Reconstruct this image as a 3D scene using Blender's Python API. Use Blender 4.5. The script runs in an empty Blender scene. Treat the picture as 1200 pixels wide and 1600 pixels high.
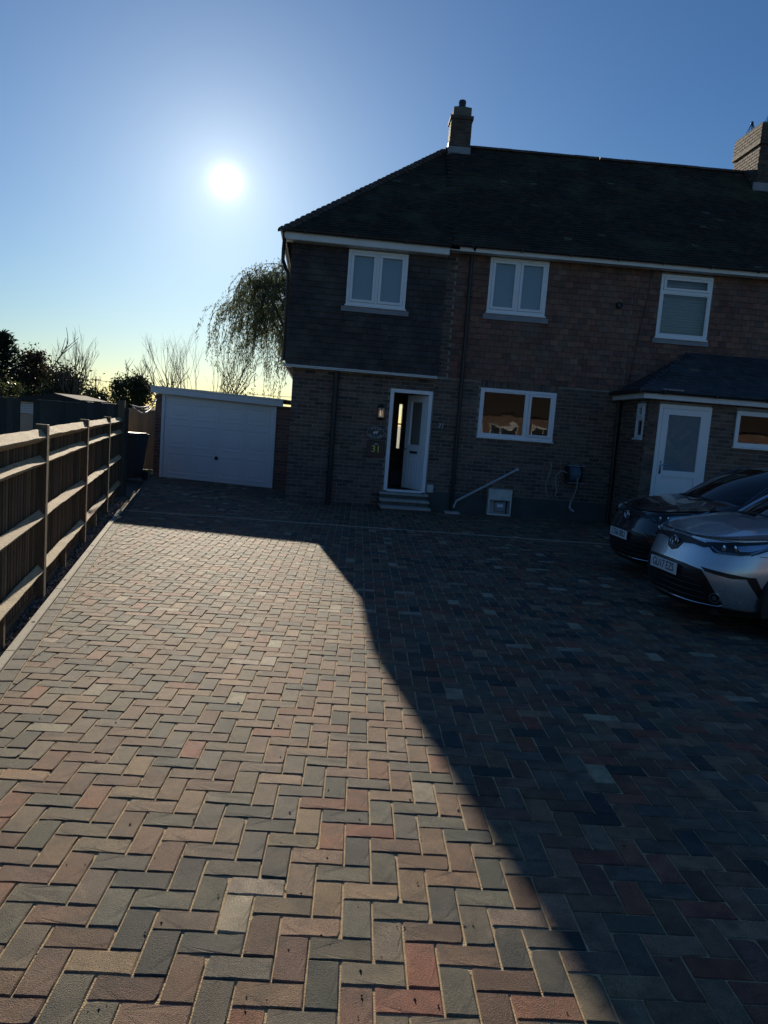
import bpy, math, random
import numpy as np
from mathutils import Matrix, Vector

random.seed(7); rng = np.random.default_rng(7)
R = math.radians
scene = bpy.context.scene
col = scene.collection

# ------------------------------------------------------------------ camera
CAM_H, CAM_F, CAM_PITCH, CAM_ROLL = 1.70, 1185.6, R(6.68), R(4.4)
cd = bpy.data.cameras.new("camera"); cam = bpy.data.objects.new("camera", cd); col.objects.link(cam)
cd.sensor_fit = 'VERTICAL'; cd.sensor_height = 36.0; cd.lens = 36.0 * CAM_F / 1600.0
cd.clip_start = 0.05; cd.clip_end = 3000
_c, _s, _cr, _sr = math.cos(CAM_PITCH), math.sin(CAM_PITCH), math.cos(CAM_ROLL), math.sin(CAM_ROLL)
_r0, _u0, _f0 = Vector((1, 0, 0)), Vector((0, _s, _c)), Vector((0, _c, -_s))
_cx = _cr * _r0 + _sr * _u0; _cy = -_sr * _r0 + _cr * _u0
cam.matrix_world = Matrix((( _cx.x, _cy.x, -_f0.x, 0), (_cx.y, _cy.y, -_f0.y, 0), (_cx.z, _cy.z, -_f0.z, CAM_H), (0, 0, 0, 1)))
scene.camera = cam

# ------------------------------------------------------------------ sky and sun
SUN = Vector((-math.sin(R(13.0)) * math.cos(R(15.63)), math.cos(R(13.0)) * math.cos(R(15.63)), math.sin(R(15.63))))
SUN_EL = math.asin(SUN.z); SUN_AZ = math.atan2(SUN.x, SUN.y)
world = bpy.data.worlds.new("World"); scene.world = world; world.use_nodes = True
nt = world.node_tree; nt.nodes.clear()
out = nt.nodes.new('ShaderNodeOutputWorld'); bg = nt.nodes.new('ShaderNodeBackground')
sky = nt.nodes.new('ShaderNodeTexSky'); sky.sky_type = 'NISHITA'; sky.sun_disc = False
sky.sun_elevation = SUN_EL; sky.sun_rotation = SUN_AZ
sky.air_density = 1.1; sky.dust_density = 0.25; sky.ozone_density = 3.0; sky.altitude = 0
bg.inputs['Strength'].default_value = 0.051
# the sun's own disc and the bright air round it, as part of the sky (world direction)
tc = nt.nodes.new('ShaderNodeTexCoord')
dot = nt.nodes.new('ShaderNodeVectorMath'); dot.operation = 'DOT_PRODUCT'; dot.inputs[1].default_value = SUN
nrm = nt.nodes.new('ShaderNodeVectorMath'); nrm.operation = 'NORMALIZE'
nt.links.new(tc.outputs['Generated'], nrm.inputs[0]); nt.links.new(nrm.outputs[0], dot.inputs[0])
ac = nt.nodes.new('ShaderNodeMath'); ac.operation = 'ARCCOSINE'; nt.links.new(dot.outputs['Value'], ac.inputs[0])
def glow(sigma, amp, power=2.0):
    a = nt.nodes.new('ShaderNodeMath'); a.operation = 'DIVIDE'; nt.links.new(ac.outputs[0], a.inputs[0]); a.inputs[1].default_value = R(sigma)
    b = nt.nodes.new('ShaderNodeMath'); b.operation = 'POWER'; nt.links.new(a.outputs[0], b.inputs[0]); b.inputs[1].default_value = power
    c = nt.nodes.new('ShaderNodeMath'); c.operation = 'MULTIPLY'; nt.links.new(b.outputs[0], c.inputs[0]); c.inputs[1].default_value = -1
    d = nt.nodes.new('ShaderNodeMath'); d.operation = 'EXPONENT'; nt.links.new(c.outputs[0], d.inputs[0])
    e = nt.nodes.new('ShaderNodeMath'); e.operation = 'MULTIPLY'; nt.links.new(d.outputs[0], e.inputs[0]); e.inputs[1].default_value = amp
    return e.outputs[0]
def addn(a, b):
    n = nt.nodes.new('ShaderNodeMath'); n.operation = 'ADD'; nt.links.new(a, n.inputs[0]); nt.links.new(b, n.inputs[1]); return n.outputs[0]
g = addn(addn(glow(0.42, 60.0, 1.1), glow(3.2, 6.5, 1.1)), glow(13.0, 1.3, 1.0))
gm = nt.nodes.new('ShaderNodeMix'); gm.data_type = 'RGBA'; gm.blend_type = 'ADD'; gm.inputs['Factor'].default_value = 1.0
gc = nt.nodes.new('ShaderNodeMix'); gc.data_type = 'RGBA'; gc.blend_type = 'MULTIPLY'; gc.inputs['Factor'].default_value = 1.0
gc.inputs[6].default_value = (1.0, 1.0, 0.90, 1); nt.links.new(g, gc.inputs[7])
tint = nt.nodes.new('ShaderNodeMix'); tint.data_type = 'RGBA'; tint.blend_type = 'MULTIPLY'; tint.inputs['Factor'].default_value = 1.0
hs = nt.nodes.new('ShaderNodeHueSaturation'); hs.inputs['Saturation'].default_value = 1.12; nt.links.new(sky.outputs[0], hs.inputs['Color'])
tint.inputs[7].default_value = (0.75, 1.0, 1.30, 1); nt.links.new(hs.outputs[0], tint.inputs[6])   # the camera's cool daylight balance
nt.links.new(tint.outputs[2], gm.inputs[6]); nt.links.new(gc.outputs[2], gm.inputs[7])
nt.links.new(gm.outputs[2], bg.inputs['Color']); nt.links.new(bg.outputs[0], out.inputs[0])

sl = bpy.data.lights.new("sun", 'SUN'); sl.energy = 5.0; sl.angle = R(0.5); sl.color = (1.0, 0.87, 0.68)
so = bpy.data.objects.new("sun", sl); col.objects.link(so)
so.rotation_euler = (-SUN).to_track_quat('-Z', 'Y').to_euler(); so.location = SUN * 60
vs = scene.view_settings
vs.view_transform = 'Standard'; vs.look = 'None'; vs.exposure = 0.3; vs.gamma = 1.0; vs.use_curve_mapping = False
scene.cycles.max_bounces = 8; scene.cycles.transparent_max_bounces = 16
scene.cycles.sample_clamp_indirect = 4.0

# ------------------------------------------------------------------ pixel helpers (reading places off the photograph)
def ray(px, py):
    u, v = px - 600, py - 800
    u, v = _cr * u + _sr * v, -_sr * u + _cr * v
    return np.array([u / CAM_F, _c - (v / CAM_F) * _s, -_s - (v / CAM_F) * _c])
def at_depth(px, py, Y):
    d = ray(px, py); t = Y / d[1]; return np.array([d[0] * t, Y, CAM_H + d[2] * t])
def project(p):
    x, y, z = p[0], p[1], p[2] - CAM_H
    f = y * _c - z * _s; up = y * _s + z * _c
    u, v = CAM_F * x / f, -CAM_F * up / f
    return 600 + _cr * u - _sr * v, 800 + _sr * u + _cr * v

# ------------------------------------------------------------------ materials
MATS = {}
def nn(t, typ, **kw):
    n = t.nodes.new(typ)
    for k, v in kw.items(): setattr(n, k, v)
    return n
def mat(name, color=(.5, .5, .5), rough=.6, var=.15, scale=8.0, bump=0.0, bscale=60.0, spec=.5, metal=0.0,
        src=None, stretch=None, stain=None, stain_scale=1.2, stain_amt=.5, coat=0.0, transl=0.0, speck=0.0, fine=0.0, stain2=None):
    """procedural surface. src: 'obj' = object colour, 'pc' = per-piece colour attribute, None = plain colour"""
    m = bpy.data.materials.new(name); m.use_nodes = True; t = m.node_tree; t.nodes.clear(); L = t.links.new
    o = nn(t, 'ShaderNodeOutputMaterial'); p = nn(t, 'ShaderNodeBsdfPrincipled')
    geo = nn(t, 'ShaderNodeNewGeometry')
    vec = geo.outputs['Position']
    if stretch:
        mp = nn(t, 'ShaderNodeMapping'); mp.inputs['Scale'].default_value = stretch; L(vec, mp.inputs['Vector']); vec2 = mp.outputs[0]
    else: vec2 = vec
    if src == 'obj':
        c = nn(t, 'ShaderNodeObjectInfo').outputs['Color']
    elif src == 'pc':
        a = nn(t, 'ShaderNodeAttribute'); a.attribute_name = 'pc'; c = a.outputs['Color']
    else:
        r = nn(t, 'ShaderNodeRGB'); r.outputs[0].default_value = (*color, 1); c = r.outputs[0]
    n1 = nn(t, 'ShaderNodeTexNoise'); n1.inputs['Scale'].default_value = scale; n1.inputs['Detail'].default_value = 6; L(vec2, n1.inputs['Vector'])
    mr = nn(t, 'ShaderNodeMapRange'); mr.inputs[1].default_value = .25; mr.inputs[2].default_value = .75
    mr.inputs[3].default_value = 1 - var; mr.inputs[4].default_value = 1 + var; L(n1.outputs['Fac'], mr.inputs[0])
    mx = nn(t, 'ShaderNodeMix', data_type='RGBA', blend_type='MULTIPLY'); mx.inputs['Factor'].default_value = 1
    L(c, mx.inputs[6]); L(mr.outputs[0], mx.inputs[7]); c = mx.outputs[2]
    if fine:
        n3 = nn(t, 'ShaderNodeTexNoise'); n3.inputs['Scale'].default_value = bscale; n3.inputs['Detail'].default_value = 2; L(vec2, n3.inputs['Vector'])
        m3 = nn(t, 'ShaderNodeMapRange'); m3.inputs[1].default_value = .3; m3.inputs[2].default_value = .7; m3.inputs[3].default_value = 1 - fine; m3.inputs[4].default_value = 1 + fine
        L(n3.outputs['Fac'], m3.inputs[0])
        mx3 = nn(t, 'ShaderNodeMix', data_type='RGBA', blend_type='MULTIPLY'); mx3.inputs['Factor'].default_value = 1
        L(c, mx3.inputs[6]); L(m3.outputs[0], mx3.inputs[7]); c = mx3.outputs[2]
    if stain:
        n2 = nn(t, 'ShaderNodeTexNoise'); n2.inputs['Scale'].default_value = stain_scale; n2.inputs['Detail'].default_value = 8; n2.inputs['Roughness'].default_value = .65
        L(vec, n2.inputs['Vector'])
        m2 = nn(t, 'ShaderNodeMapRange'); m2.inputs[1].default_value = .48; m2.inputs[2].default_value = .7; m2.inputs[4].default_value = stain_amt; L(n2.outputs['Fac'], m2.inputs[0])
        mx2 = nn(t, 'ShaderNodeMix', data_type='RGBA'); mx2.inputs[7].default_value = (*stain, 1)
        L(m2.outputs[0], mx2.inputs['Factor']); L(c, mx2.inputs[6]); c = mx2.outputs[2]
    if stain2:
        n4 = nn(t, 'ShaderNodeTexNoise'); n4.inputs['Scale'].default_value = 7.5; n4.inputs['Detail'].default_value = 5; n4.inputs['Roughness'].default_value = .6
        L(vec, n4.inputs['Vector']); m4 = nn(t, 'ShaderNodeMapRange'); m4.inputs[1].default_value = .5; m4.inputs[2].default_value = .68; m4.inputs[4].default_value = .5; L(n4.outputs['Fac'], m4.inputs[0])
        mx4 = nn(t, 'ShaderNodeMix', data_type='RGBA'); mx4.inputs[7].default_value = (*stain2, 1)
        L(m4.outputs[0], mx4.inputs['Factor']); L(c, mx4.inputs[6]); c = mx4.outputs[2]
    L(c, p.inputs['Base Color'])
    rr = nn(t, 'ShaderNodeMapRange'); rr.inputs[3].default_value = max(.02, rough - .08); rr.inputs[4].default_value = min(1, rough + .08)
    L(n1.outputs['Fac'], rr.inputs[0]); L(rr.outputs[0], p.inputs['Roughness'])
    p.inputs['Metallic'].default_value = metal; p.inputs['Specular IOR Level'].default_value = spec
    if coat: p.inputs['Coat Weight'].default_value = coat; p.inputs['Coat Roughness'].default_value = .03
    if bump:
        nb = nn(t, 'ShaderNodeTexNoise'); nb.inputs['Scale'].default_value = bscale; nb.inputs['Detail'].default_value = 5; L(vec2, nb.inputs['Vector'])
        b = nn(t, 'ShaderNodeBump'); b.inputs['Strength'].default_value = bump; b.inputs['Distance'].default_value = .01
        L(nb.outputs['Fac'], b.inputs['Height']); L(b.outputs[0], p.inputs['Normal'])
    sh = p.outputs[0]
    if transl:
        tr = nn(t, 'ShaderNodeBsdfTranslucent'); L(c, tr.inputs['Color'])
        ms = nn(t, 'ShaderNodeMixShader'); ms.inputs[0].default_value = transl; L(sh, ms.inputs[1]); L(tr.outputs[0], ms.inputs[2]); sh = ms.outputs[0]
    L(sh, o.inputs['Surface']); MATS[name] = m
    return m
def glass_mat(name, tint=(.8, .85, .85), ior=1.9, opacity=0.0, base=(.02, .02, .02)):
    m = bpy.data.materials.new(name); m.use_nodes = True; t = m.node_tree; t.nodes.clear(); L = t.links.new
    o = nn(t, 'ShaderNodeOutputMaterial'); fr = nn(t, 'ShaderNodeFresnel'); fr.inputs['IOR'].default_value = ior
    geo = nn(t, 'ShaderNodeNewGeometry'); nz = nn(t, 'ShaderNodeTexNoise'); nz.inputs['Scale'].default_value = 1.5
    L(geo.outputs['Position'], nz.inputs['Vector'])
    b = nn(t, 'ShaderNodeBump'); b.inputs['Strength'].default_value = .06; b.inputs['Distance'].default_value = .05; L(nz.outputs['Fac'], b.inputs['Height'])
    gl = nn(t, 'ShaderNodeBsdfGlossy'); gl.inputs['Roughness'].default_value = .012; L(b.outputs[0], gl.inputs['Normal'])
    tr = nn(t, 'ShaderNodeBsdfTransparent'); tr.inputs['Color'].default_value = (*tint, 1)
    df = nn(t, 'ShaderNodeBsdfDiffuse'); df.inputs['Color'].default_value = (*base, 1)
    m1 = nn(t, 'ShaderNodeMixShader'); m1.inputs[0].default_value = opacity; L(tr.outputs[0], m1.inputs[1]); L(df.outputs[0], m1.inputs[2])
    m2 = nn(t, 'ShaderNodeMixShader'); L(fr.outputs[0], m2.inputs[0]); L(m1.outputs[0], m2.inputs[1]); L(gl.outputs[0], m2.inputs[2])
    L(m2.outputs[0], o.inputs['Surface']); MATS[name] = m
    return m

PAVK = dict(rough=.76, var=.28, scale=14, bump=.5, bscale=300, spec=.21, fine=.6, stain2=(.05, .05, .047), stain=(.34, .26, .17), stain_scale=3.5, stain_amt=.3)
mat('paver_obj', src='obj', **PAVK); mat('paver_pc', src='pc', **PAVK)
mat('sand', (.56, .42, .24), .95, .25, 30, .8, 220, fine=.25)
BRK = dict(rough=.8, var=.28, scale=16, bump=.6, bscale=160, fine=.15, stain=(.30, .27, .24), stain_scale=2.0, stain_amt=.25)
mat('brick_obj', src='obj', **BRK); mat('brick_pc', src='pc', **BRK)
mat('mortar', (.30, .28, .25), .95, .25, 6, .6, 120)
mat('dark_mortar', (.15, .14, .12), .95, .25, 6, .6, 120)
mat('plinth', (.075, .08, .075), .85, .3, 3, .5, 60, stain=(.045, .055, .04), stain_scale=2.2, stain_amt=.7)
TL = dict(rough=.75, var=.3, scale=10, bump=.5, bscale=120, fine=.12, stain=(.22, .22, .17), stain_scale=1.6, stain_amt=.3)
mat('tile_obj', src='obj', **TL); mat('tile_pc', src='pc', **TL)
mat('roof_tile', src='pc', rough=.85, spec=.2, var=.35, scale=5, bump=.5, bscale=90, stain=(.10, .12, .07), stain_scale=1.1, stain_amt=.55)
mat('roof_under', (.05, .04, .035), .9)
mat('slate', src='pc', rough=.55, var=.25, scale=6, bump=.3, bscale=70)
mat('upvc', (.80, .82, .84), .32, .03, 3, spec=.5)
mat('white_paint', (.72, .73, .73), .5, .06, 4, stain=(.5, .5, .48), stain_scale=2.5, stain_amt=.25)
mat('garage_white', (.70, .72, .75), .42, .04, 3, stain=(.5, .5, .5), stain_scale=1.5, stain_amt=.12)
mat('garage_brick', (.22, .10, .07), .85, .25, 9, .5, 90)
mat('black_plastic', (.018, .018, .02), .45, .1, 10)
mat('lead', (.24, .25, .27), .6, .2, 6)
mat('concrete', (.42, .40, .36), .9, .18, 7, .5, 90, stain=(.22, .22, .20), stain_scale=3, stain_amt=.4)
mat('edging', (.42, .39, .32), .85, .15, 6, .5, 100, stain=(.25, .23, .19), stain_scale=5, stain_amt=.4)
mat('fence_wood', src='obj', rough=.82, var=.3, scale=5, bump=.7, bscale=60, stretch=(6, 6, .5), stain=(.13, .10, .065), stain_scale=3, stain_amt=.4, fine=.15)
mat('rail_wood', src='obj', rough=.8, var=.3, scale=6, bump=.7, bscale=50, stretch=(3, .6, 6), stain=(.30, .22, .13), stain_scale=4, stain_amt=.35, fine=.25)
mat('dark_fence', src='obj', rough=.85, var=.25, scale=5, bump=.5, bscale=50, stretch=(6, 6, .5))
mat('soil', (.09, .075, .055), .95, .3, 12, .8, 90)
mat('grass', (.07, .10, .03), .9, .35, 3, .6, 60, stain=(.13, .11, .05), stain_scale=.4, stain_amt=.5)
mat('asphalt', (.06, .06, .062), .85, .2, 3, .6, 150)
mat('stone', src='pc', rough=.8, var=.2, scale=30, bump=.3, bscale=150)
mat('bark', (.09, .065, .045), .9, .3, 10, .8, 40)
mat('bare_bark', (.14, .11, .085), .9, .3, 10)
mat('leaf_dark', src='pc', rough=.6, var=.25, scale=3, transl=.25)
mat('leaf_willow', src='pc', rough=.45, var=.25, scale=3, transl=.62)
mat('leaf_brown', src='pc', rough=.7, var=.25, scale=3, transl=.35)
mat('cream_wall', (.55, .50, .42), .8, .06, 2)
mat('hall_floor', (.24, .16, .09), .5, .2, 5)
mat('cloth_dark', (.025, .025, .03), .9, .2, 8, .5, 60)
mat('bag_green', (.03, .05, .05), .8, .2, 8)
mat('sign_black', (.012, .014, .018), .35, .1, 5)
mat('sign_yellow', (.88, .68, .12), .5, .08, 20)
mat('sign_white', (.62, .64, .66), .5, .08, 20)
mat('sign_green', (.015, .03, .032), .4, .1, 5)
mat('metal_grey', (.45, .46, .48), .35, .1, 8, metal=.8)
mat('chrome', (.75, .76, .78), .12, .03, 5, metal=1.0)
mat('grey_pipe', (.42, .43, .44), .5, .12, 6)
mat('hose_blue', (.10, .15, .20), .5, .15, 30)
mat('hose_pale', (.34, .36, .32), .5, .15, 30)
mat('meter_white', (.62, .61, .56), .55, .1, 6, stain=(.3, .3, .27), stain_scale=5, stain_amt=.4)
mat('meter_grey', (.26, .28, .30), .5, .1, 6)
mat('bin_black', (.022, .024, .026), .5, .15, 6)
mat('blind', (.70, .72, .72), .7, .05, 4)
mat('frosted', (.42, .50, .55), .35, .1, 6, spec=.6)
mat('shed_white', (.66, .66, .63), .6, .08, 5)
mat('shed_beige', (.50, .40, .30), .7, .1, 5)
mat('shed_roof', (.03, .032, .03), .95, .2, 5)
mat('tyre', (.016, .016, .016), .85, .15, 20)
mat('car_silver', (.52, .57, .63), .28, .02, 3, metal=.75, coat=1.0)
mat('car_black', (.006, .011, .026), .25, .02, 3, metal=.2, coat=1.0)
mat('car_trim', (.012, .012, .013), .42, .05, 20)
mat('car_grille', (.006, .006, .007), .35, .05, 20)
mat('plate_white', (.78, .80, .80), .4, .03, 8)
mat('plate_black', (.01, .01, .012), .4, .03, 8)
mat('seat', (.02, .02, .022), .9)
mat('opp_brick', (.19, .095, .075), .85, .25, 10, .4, 60, stain=(.30, .20, .16), stain_scale=3, stain_amt=.4)
def brickify(m, mortar=(.42, .36, .30)):
    t = m.node_tree; p = [n for n in t.nodes if n.type == 'BSDF_PRINCIPLED'][0]; src = p.inputs['Base Color'].links[0].from_socket
    tx = nn(t, 'ShaderNodeTexCoord'); mp = nn(t, 'ShaderNodeMapping'); mp.inputs['Rotation'].default_value = (R(90), 0, 0); t.links.new(tx.outputs['Object'], mp.inputs[0])
    br = nn(t, 'ShaderNodeTexBrick'); br.inputs['Scale'].default_value = 1; br.inputs['Brick Width'].default_value = .225; br.inputs['Row Height'].default_value = .075; br.inputs['Mortar Size'].default_value = .007
    br.inputs['Mortar'].default_value = (*mortar, 1); br.inputs['Color2'].default_value = (.17, .08, .06, 1); t.links.new(mp.outputs[0], br.inputs['Vector']); t.links.new(src, br.inputs['Color1']); t.links.new(br.outputs['Color'], p.inputs['Base Color'])
brickify(MATS['opp_brick'])
mat('opp_roof', (.07, .05, .042), .85, .25, 4)
glass_mat('glass', (.75, .8, .8), 1.65)
glass_mat('glass_frost', (.55, .6, .62), 1.7, .55, (.30, .40, .46))
glass_mat('car_glass', (.18, .22, .24), 1.7)
glass_mat('lamp_lens', (.75, .8, .85), 1.6)
glass_mat('lantern_glass', (.9, .85, .75), 1.5, .5, (.7, .62, .5))
mb_ = bpy.data.materials.new('bulb'); mb_.use_nodes = True
_b = mb_.node_tree.nodes['Principled BSDF']; _b.inputs['Base Color'].default_value = (.9, .8, .65, 1)
_b.inputs['Emission Color'].default_value = (1, .78, .58, 1); _b.inputs['Emission Strength'].default_value = .55; MATS['bulb'] = mb_

# ------------------------------------------------------------------ mesh helpers
def frame(x, y, z=0, yaw=0.0):
    return Matrix.Translation((x, y, z)) @ Matrix.Rotation(R(yaw), 4, 'Z')
IDENT = Matrix.Identity(4)
class MB:
    def __init__(self, T=None): self.v = []; self.f = []; self.c = []; self.T = T or IDENT
    def add(self, verts, faces, color=None):
        n = len(self.v); T = self.T
        self.v.extend([tuple(T @ Vector(p)) for p in verts]); self.f.extend([tuple(i + n for i in f) for f in faces])
        self.c.extend([color or (1, 1, 1)] * len(verts)); return self
    def box(self, x0, x1, y0, y1, z0, z1, color=None, bev=0.0):
        if bev > 0:
            b = bev
            vs, fs = [], []
            for z, i in ((z0, b), (z0 + b, 0), (z1 - b, 0), (z1, b)):
                vs += [(x0 + i, y0 + i, z), (x1 - i, y0 + i, z), (x1 - i, y1 - i, z), (x0 + i, y1 - i, z)]
            fs.append((3, 2, 1, 0)); fs.append((12, 13, 14, 15))
            for k in range(3):
                a = 4 * k
                for j in range(4): fs.append((a + j, a + (j + 1) % 4, a + 4 + (j + 1) % 4, a + 4 + j))
            return self.add(vs, fs, color)
        return self.add([(x0, y0, z0), (x1, y0, z0), (x1, y1, z0), (x0, y1, z0), (x0, y0, z1), (x1, y0, z1), (x1, y1, z1), (x0, y1, z1)],
                        [(0, 3, 2, 1), (4, 5, 6, 7), (0, 1, 5, 4), (1, 2, 6, 5), (2, 3, 7, 6), (3, 0, 4, 7)], color)
    def quad(self, a, b, c, d, color=None): return self.add([a, b, c, d], [(0, 1, 2, 3)], color)
    def prism(self, poly, axis, a0, a1, color=None):
        """poly in the other two axes (in order), extruded along axis between a0 and a1"""
        def P(p, a):
            if axis == 'x': return (a, p[0], p[1])
            if axis == 'y': return (p[0], a, p[1])
            return (p[0], p[1], a)
        n = len(poly); vs = [P(p, a0) for p in poly] + [P(p, a1) for p in poly]
        fs = [tuple(range(n - 1, -1, -1)), tuple(range(n, 2 * n))] + [(i, (i + 1) % n, n + (i + 1) % n, n + i) for i in range(n)]
        return self.add(vs, fs, color)
    def tube(self, pts, r, seg=8, caps=True, color=None):
        pts = [Vector(p) for p in pts]; n = len(pts); rs = r if isinstance(r, (list, tuple)) else [r] * n
        vs, fs = [], []; prev = None
        for i, p in enumerate(pts):
            d = (pts[min(i + 1, n - 1)] - pts[max(i - 1, 0)])
            if d.length < 1e-9: d = Vector((0, 0, 1))
            d.normalize()
            if prev is None:
                up = Vector((0, 0, 1)) if abs(d.z) < .9 else Vector((1, 0, 0)); a = d.cross(up).normalized()
            else:
                a = (prev - d * prev.dot(d)); a = a.normalized() if a.length > 1e-6 else d.orthogonal().normalized()
            prev = a; b = d.cross(a)
            for k in range(seg):
                t = 2 * math.pi * k / seg; vs.append(tuple(p + (a * math.cos(t) + b * math.sin(t)) * rs[i]))
        for i in range(n - 1):
            for k in range(seg): fs.append((i * seg + k, i * seg + (k + 1) % seg, (i + 1) * seg + (k + 1) % seg, (i + 1) * seg + k))
        if caps: fs.append(tuple(range(seg - 1, -1, -1))); fs.append(tuple((n - 1) * seg + k for k in range(seg)))
        return self.add(vs, fs, color)
    def lathe(self, prof, cx, cy, cz, seg=20, axis='z', color=None):
        vs, fs = [], []
        for (r, h) in prof:
            for k in range(seg):
                t = 2 * math.pi * k / seg; a, b = r * math.cos(t), r * math.sin(t)
                vs.append((cx + a, cy + b, cz + h) if axis == 'z' else ((cx + a, cy + h, cz + b) if axis == 'y' else (cx + h, cy + a, cz + b)))
        for i in range(len(prof) - 1):
            for k in range(seg): fs.append((i * seg + k, i * seg + (k + 1) % seg, (i + 1) * seg + (k + 1) % seg, (i + 1) * seg + k))
        fs.append(tuple(range(seg - 1, -1, -1))); fs.append(tuple((len(prof) - 1) * seg + k for k in range(seg)))
        return self.add(vs, fs, color)
    def build(self, name, m, parent=None, smooth=False, root=None):
        root = root or parent
        Ti = ROOTM[root.name].inverted() if root and root.name in ROOTM else IDENT
        me = bpy.data.meshes.new(name); me.from_pydata([tuple(Ti @ Vector(p)) for p in self.v], [], self.f); me.update()
        if any(c != (1, 1, 1) for c in self.c):
            at = me.color_attributes.new('pc', 'FLOAT_COLOR', 'POINT')
            arr = np.ones((len(self.v), 4), np.float32); arr[:, :3] = np.array(self.c); at.data.foreach_set('color', arr.ravel())
        me.materials.append(MATS[m])
        if smooth: me.polygons.foreach_set('use_smooth', [True] * len(me.polygons))
        o = bpy.data.objects.new(name, me); col.objects.link(o)
        if parent: o.parent = parent
        if root and root.name in ROOTM and o.name not in ROOTM: ROOTM[o.name] = ROOTM[root.name]
        return o
ROOTM = {}
def thing(name, label, cat, T=None, group=None):
    o = bpy.data.objects.new(name, None); col.objects.link(o); T = T or IDENT
    o.matrix_world = T; ROOTM[o.name] = T.copy(); o.empty_display_size = .2
    return tag(o, label, cat, group)
def tag(o, label=None, cat=None, group=None, kind=None):
    if label: o['label'] = label
    if cat: o['category'] = cat
    if group: o['group'] = group
    if kind: o['kind'] = kind
    return o
def piece(name, me, parent, M, color):
    """one small piece sharing mesh data; M is its world matrix"""
    o = bpy.data.objects.new(name, me); col.objects.link(o); o.parent = parent
    Ti = ROOTM[parent.name].inverted() if parent.name in ROOTM else IDENT
    o.matrix_local = Ti @ M; o.color = (*color, 1); return o
def text(name, s, size, T, m, parent, depth=.002, align='CENTER', shear=0.0):
    cu = bpy.data.curves.new(name, 'FONT'); cu.body = s; cu.size = size; cu.extrude = depth; cu.align_x = align; cu.align_y = 'CENTER'; cu.shear = shear
    cu.materials.append(MATS[m]); o = bpy.data.objects.new(name, cu); col.objects.link(o)
    Ti = ROOTM[parent.name].inverted() if parent and parent.name in ROOTM else IDENT
    me = bpy.data.meshes.new_from_object(o); me.name = name; me.materials.clear(); me.materials.append(MATS[m])
    o2 = bpy.data.objects.new(name, me); col.objects.link(o2); o2.parent = parent; o2.matrix_local = Ti @ T
    bpy.data.objects.remove(o); o2.name = name
    return o2
def jit(c, a=.12):
    k = 1 + random.uniform(-a, a); return tuple(max(.004, x * k * (1 + random.uniform(-a * .3, a * .3))) for x in c)
def clip(poly, nx, ny, d):
    """keep the side nx*x+ny*y <= d"""
    res = []
    for i in range(len(poly)):
        a, b = poly[i], poly[(i + 1) % len(poly)]
        da, db = nx * a[0] + ny * a[1] - d, nx * b[0] + ny * b[1] - d
        if da <= 0: res.append(a)
        if (da < 0 < db) or (db < 0 < da):
            t = da / (da - db); res.append((a[0] + t * (b[0] - a[0]), a[1] + t * (b[1] - a[1])))
    return res
def area(poly): return .5 * sum(poly[i][0] * poly[(i + 1) % len(poly)][1] - poly[(i + 1) % len(poly)][0] * poly[i][1] for i in range(len(poly)))

# ------------------------------------------------------------------ frames of the place
FL = frame(-1.99, 15.07, 0, 5.5)      # left wing wall: x along the wall, y into the house
FM = frame(1.20, 15.38, 0, 2.3)       # main wall
FK = frame(-2.872, 6.407, 0, 90 + 15.0) # fence: x away from the camera, y away from the drive
FE = frame(-2.86, 6.41, 0, 90 + 14.1) # paved edge
FG = frame(-5.4176, 18.2677, 0, -14.47) # garage door
PV = frame(-0.4365 * .10402, 25.386 * .10402, 0, 2.33)  # paving lattice
def inv2(T, p): q = T.inverted() @ Vector((p[0], p[1], 0)); return q.x, q.y

# ------------------------------------------------------------------ ground, road
tag(MB().quad((-300, -300, -.06), (300, -300, -.06), (300, 600, -.06), (-300, 600, -.06)).build('ground', 'grass'), kind='structure')
tag(MB().quad((-120, -16, -.052), (120, -16, -.052), (120, -8, -.052), (-120, -8, -.052)).build('road', 'asphalt'), kind='structure')
pm = MB(); pm.box(-120, 120, -8, -6.2, -.05, .0); tag(pm.build('pavement', 'concrete'), kind='structure')

# ------------------------------------------------------------------ driveway with its pavers
U = .10402
KE = -.10 # paved edge in the fence frame (edging inner face), pavers lie at y < KE
kx = FE.to_3x3() @ Vector((1, 0, 0)); ky = FE.to_3x3() @ Vector((0, 1, 0)); k0 = Vector((-2.86, 6.41, 0))
EDGE = (ky.x, ky.y, ky.x * k0.x + ky.y * k0.y + KE)             # n.p <= d keeps the paved side
BORD = (ky.x, ky.y, EDGE[2] - .111)
drive_bed = MB()
bed = [(-14, -6.2), (14, -6.2), (14, 24), (-14, 24)]
bed = clip(bed, *EDGE)
drive_bed.add([(x, y, -.0055) for x, y in bed], [tuple(range(len(bed)))])
driveway = tag(drive_bed.build('driveway', 'sand'), kind='structure')
PALETTE = [((.185, .112, .074), 5), ((.24, .102, .064), 2.9), ((.12, .112, .086), 5.6), ((.058, .066, .062), 3.4), ((.17, .132, .092), 4.5), ((.28, .18, .11), 1.8), ((.145, .085, .06), 3), ((.36, .305, .215), .8)]
PW = [w for _, w in PALETTE]
def paver_color(): return jit(random.choices([c for c, _ in PALETTE], PW)[0], .2)
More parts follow.
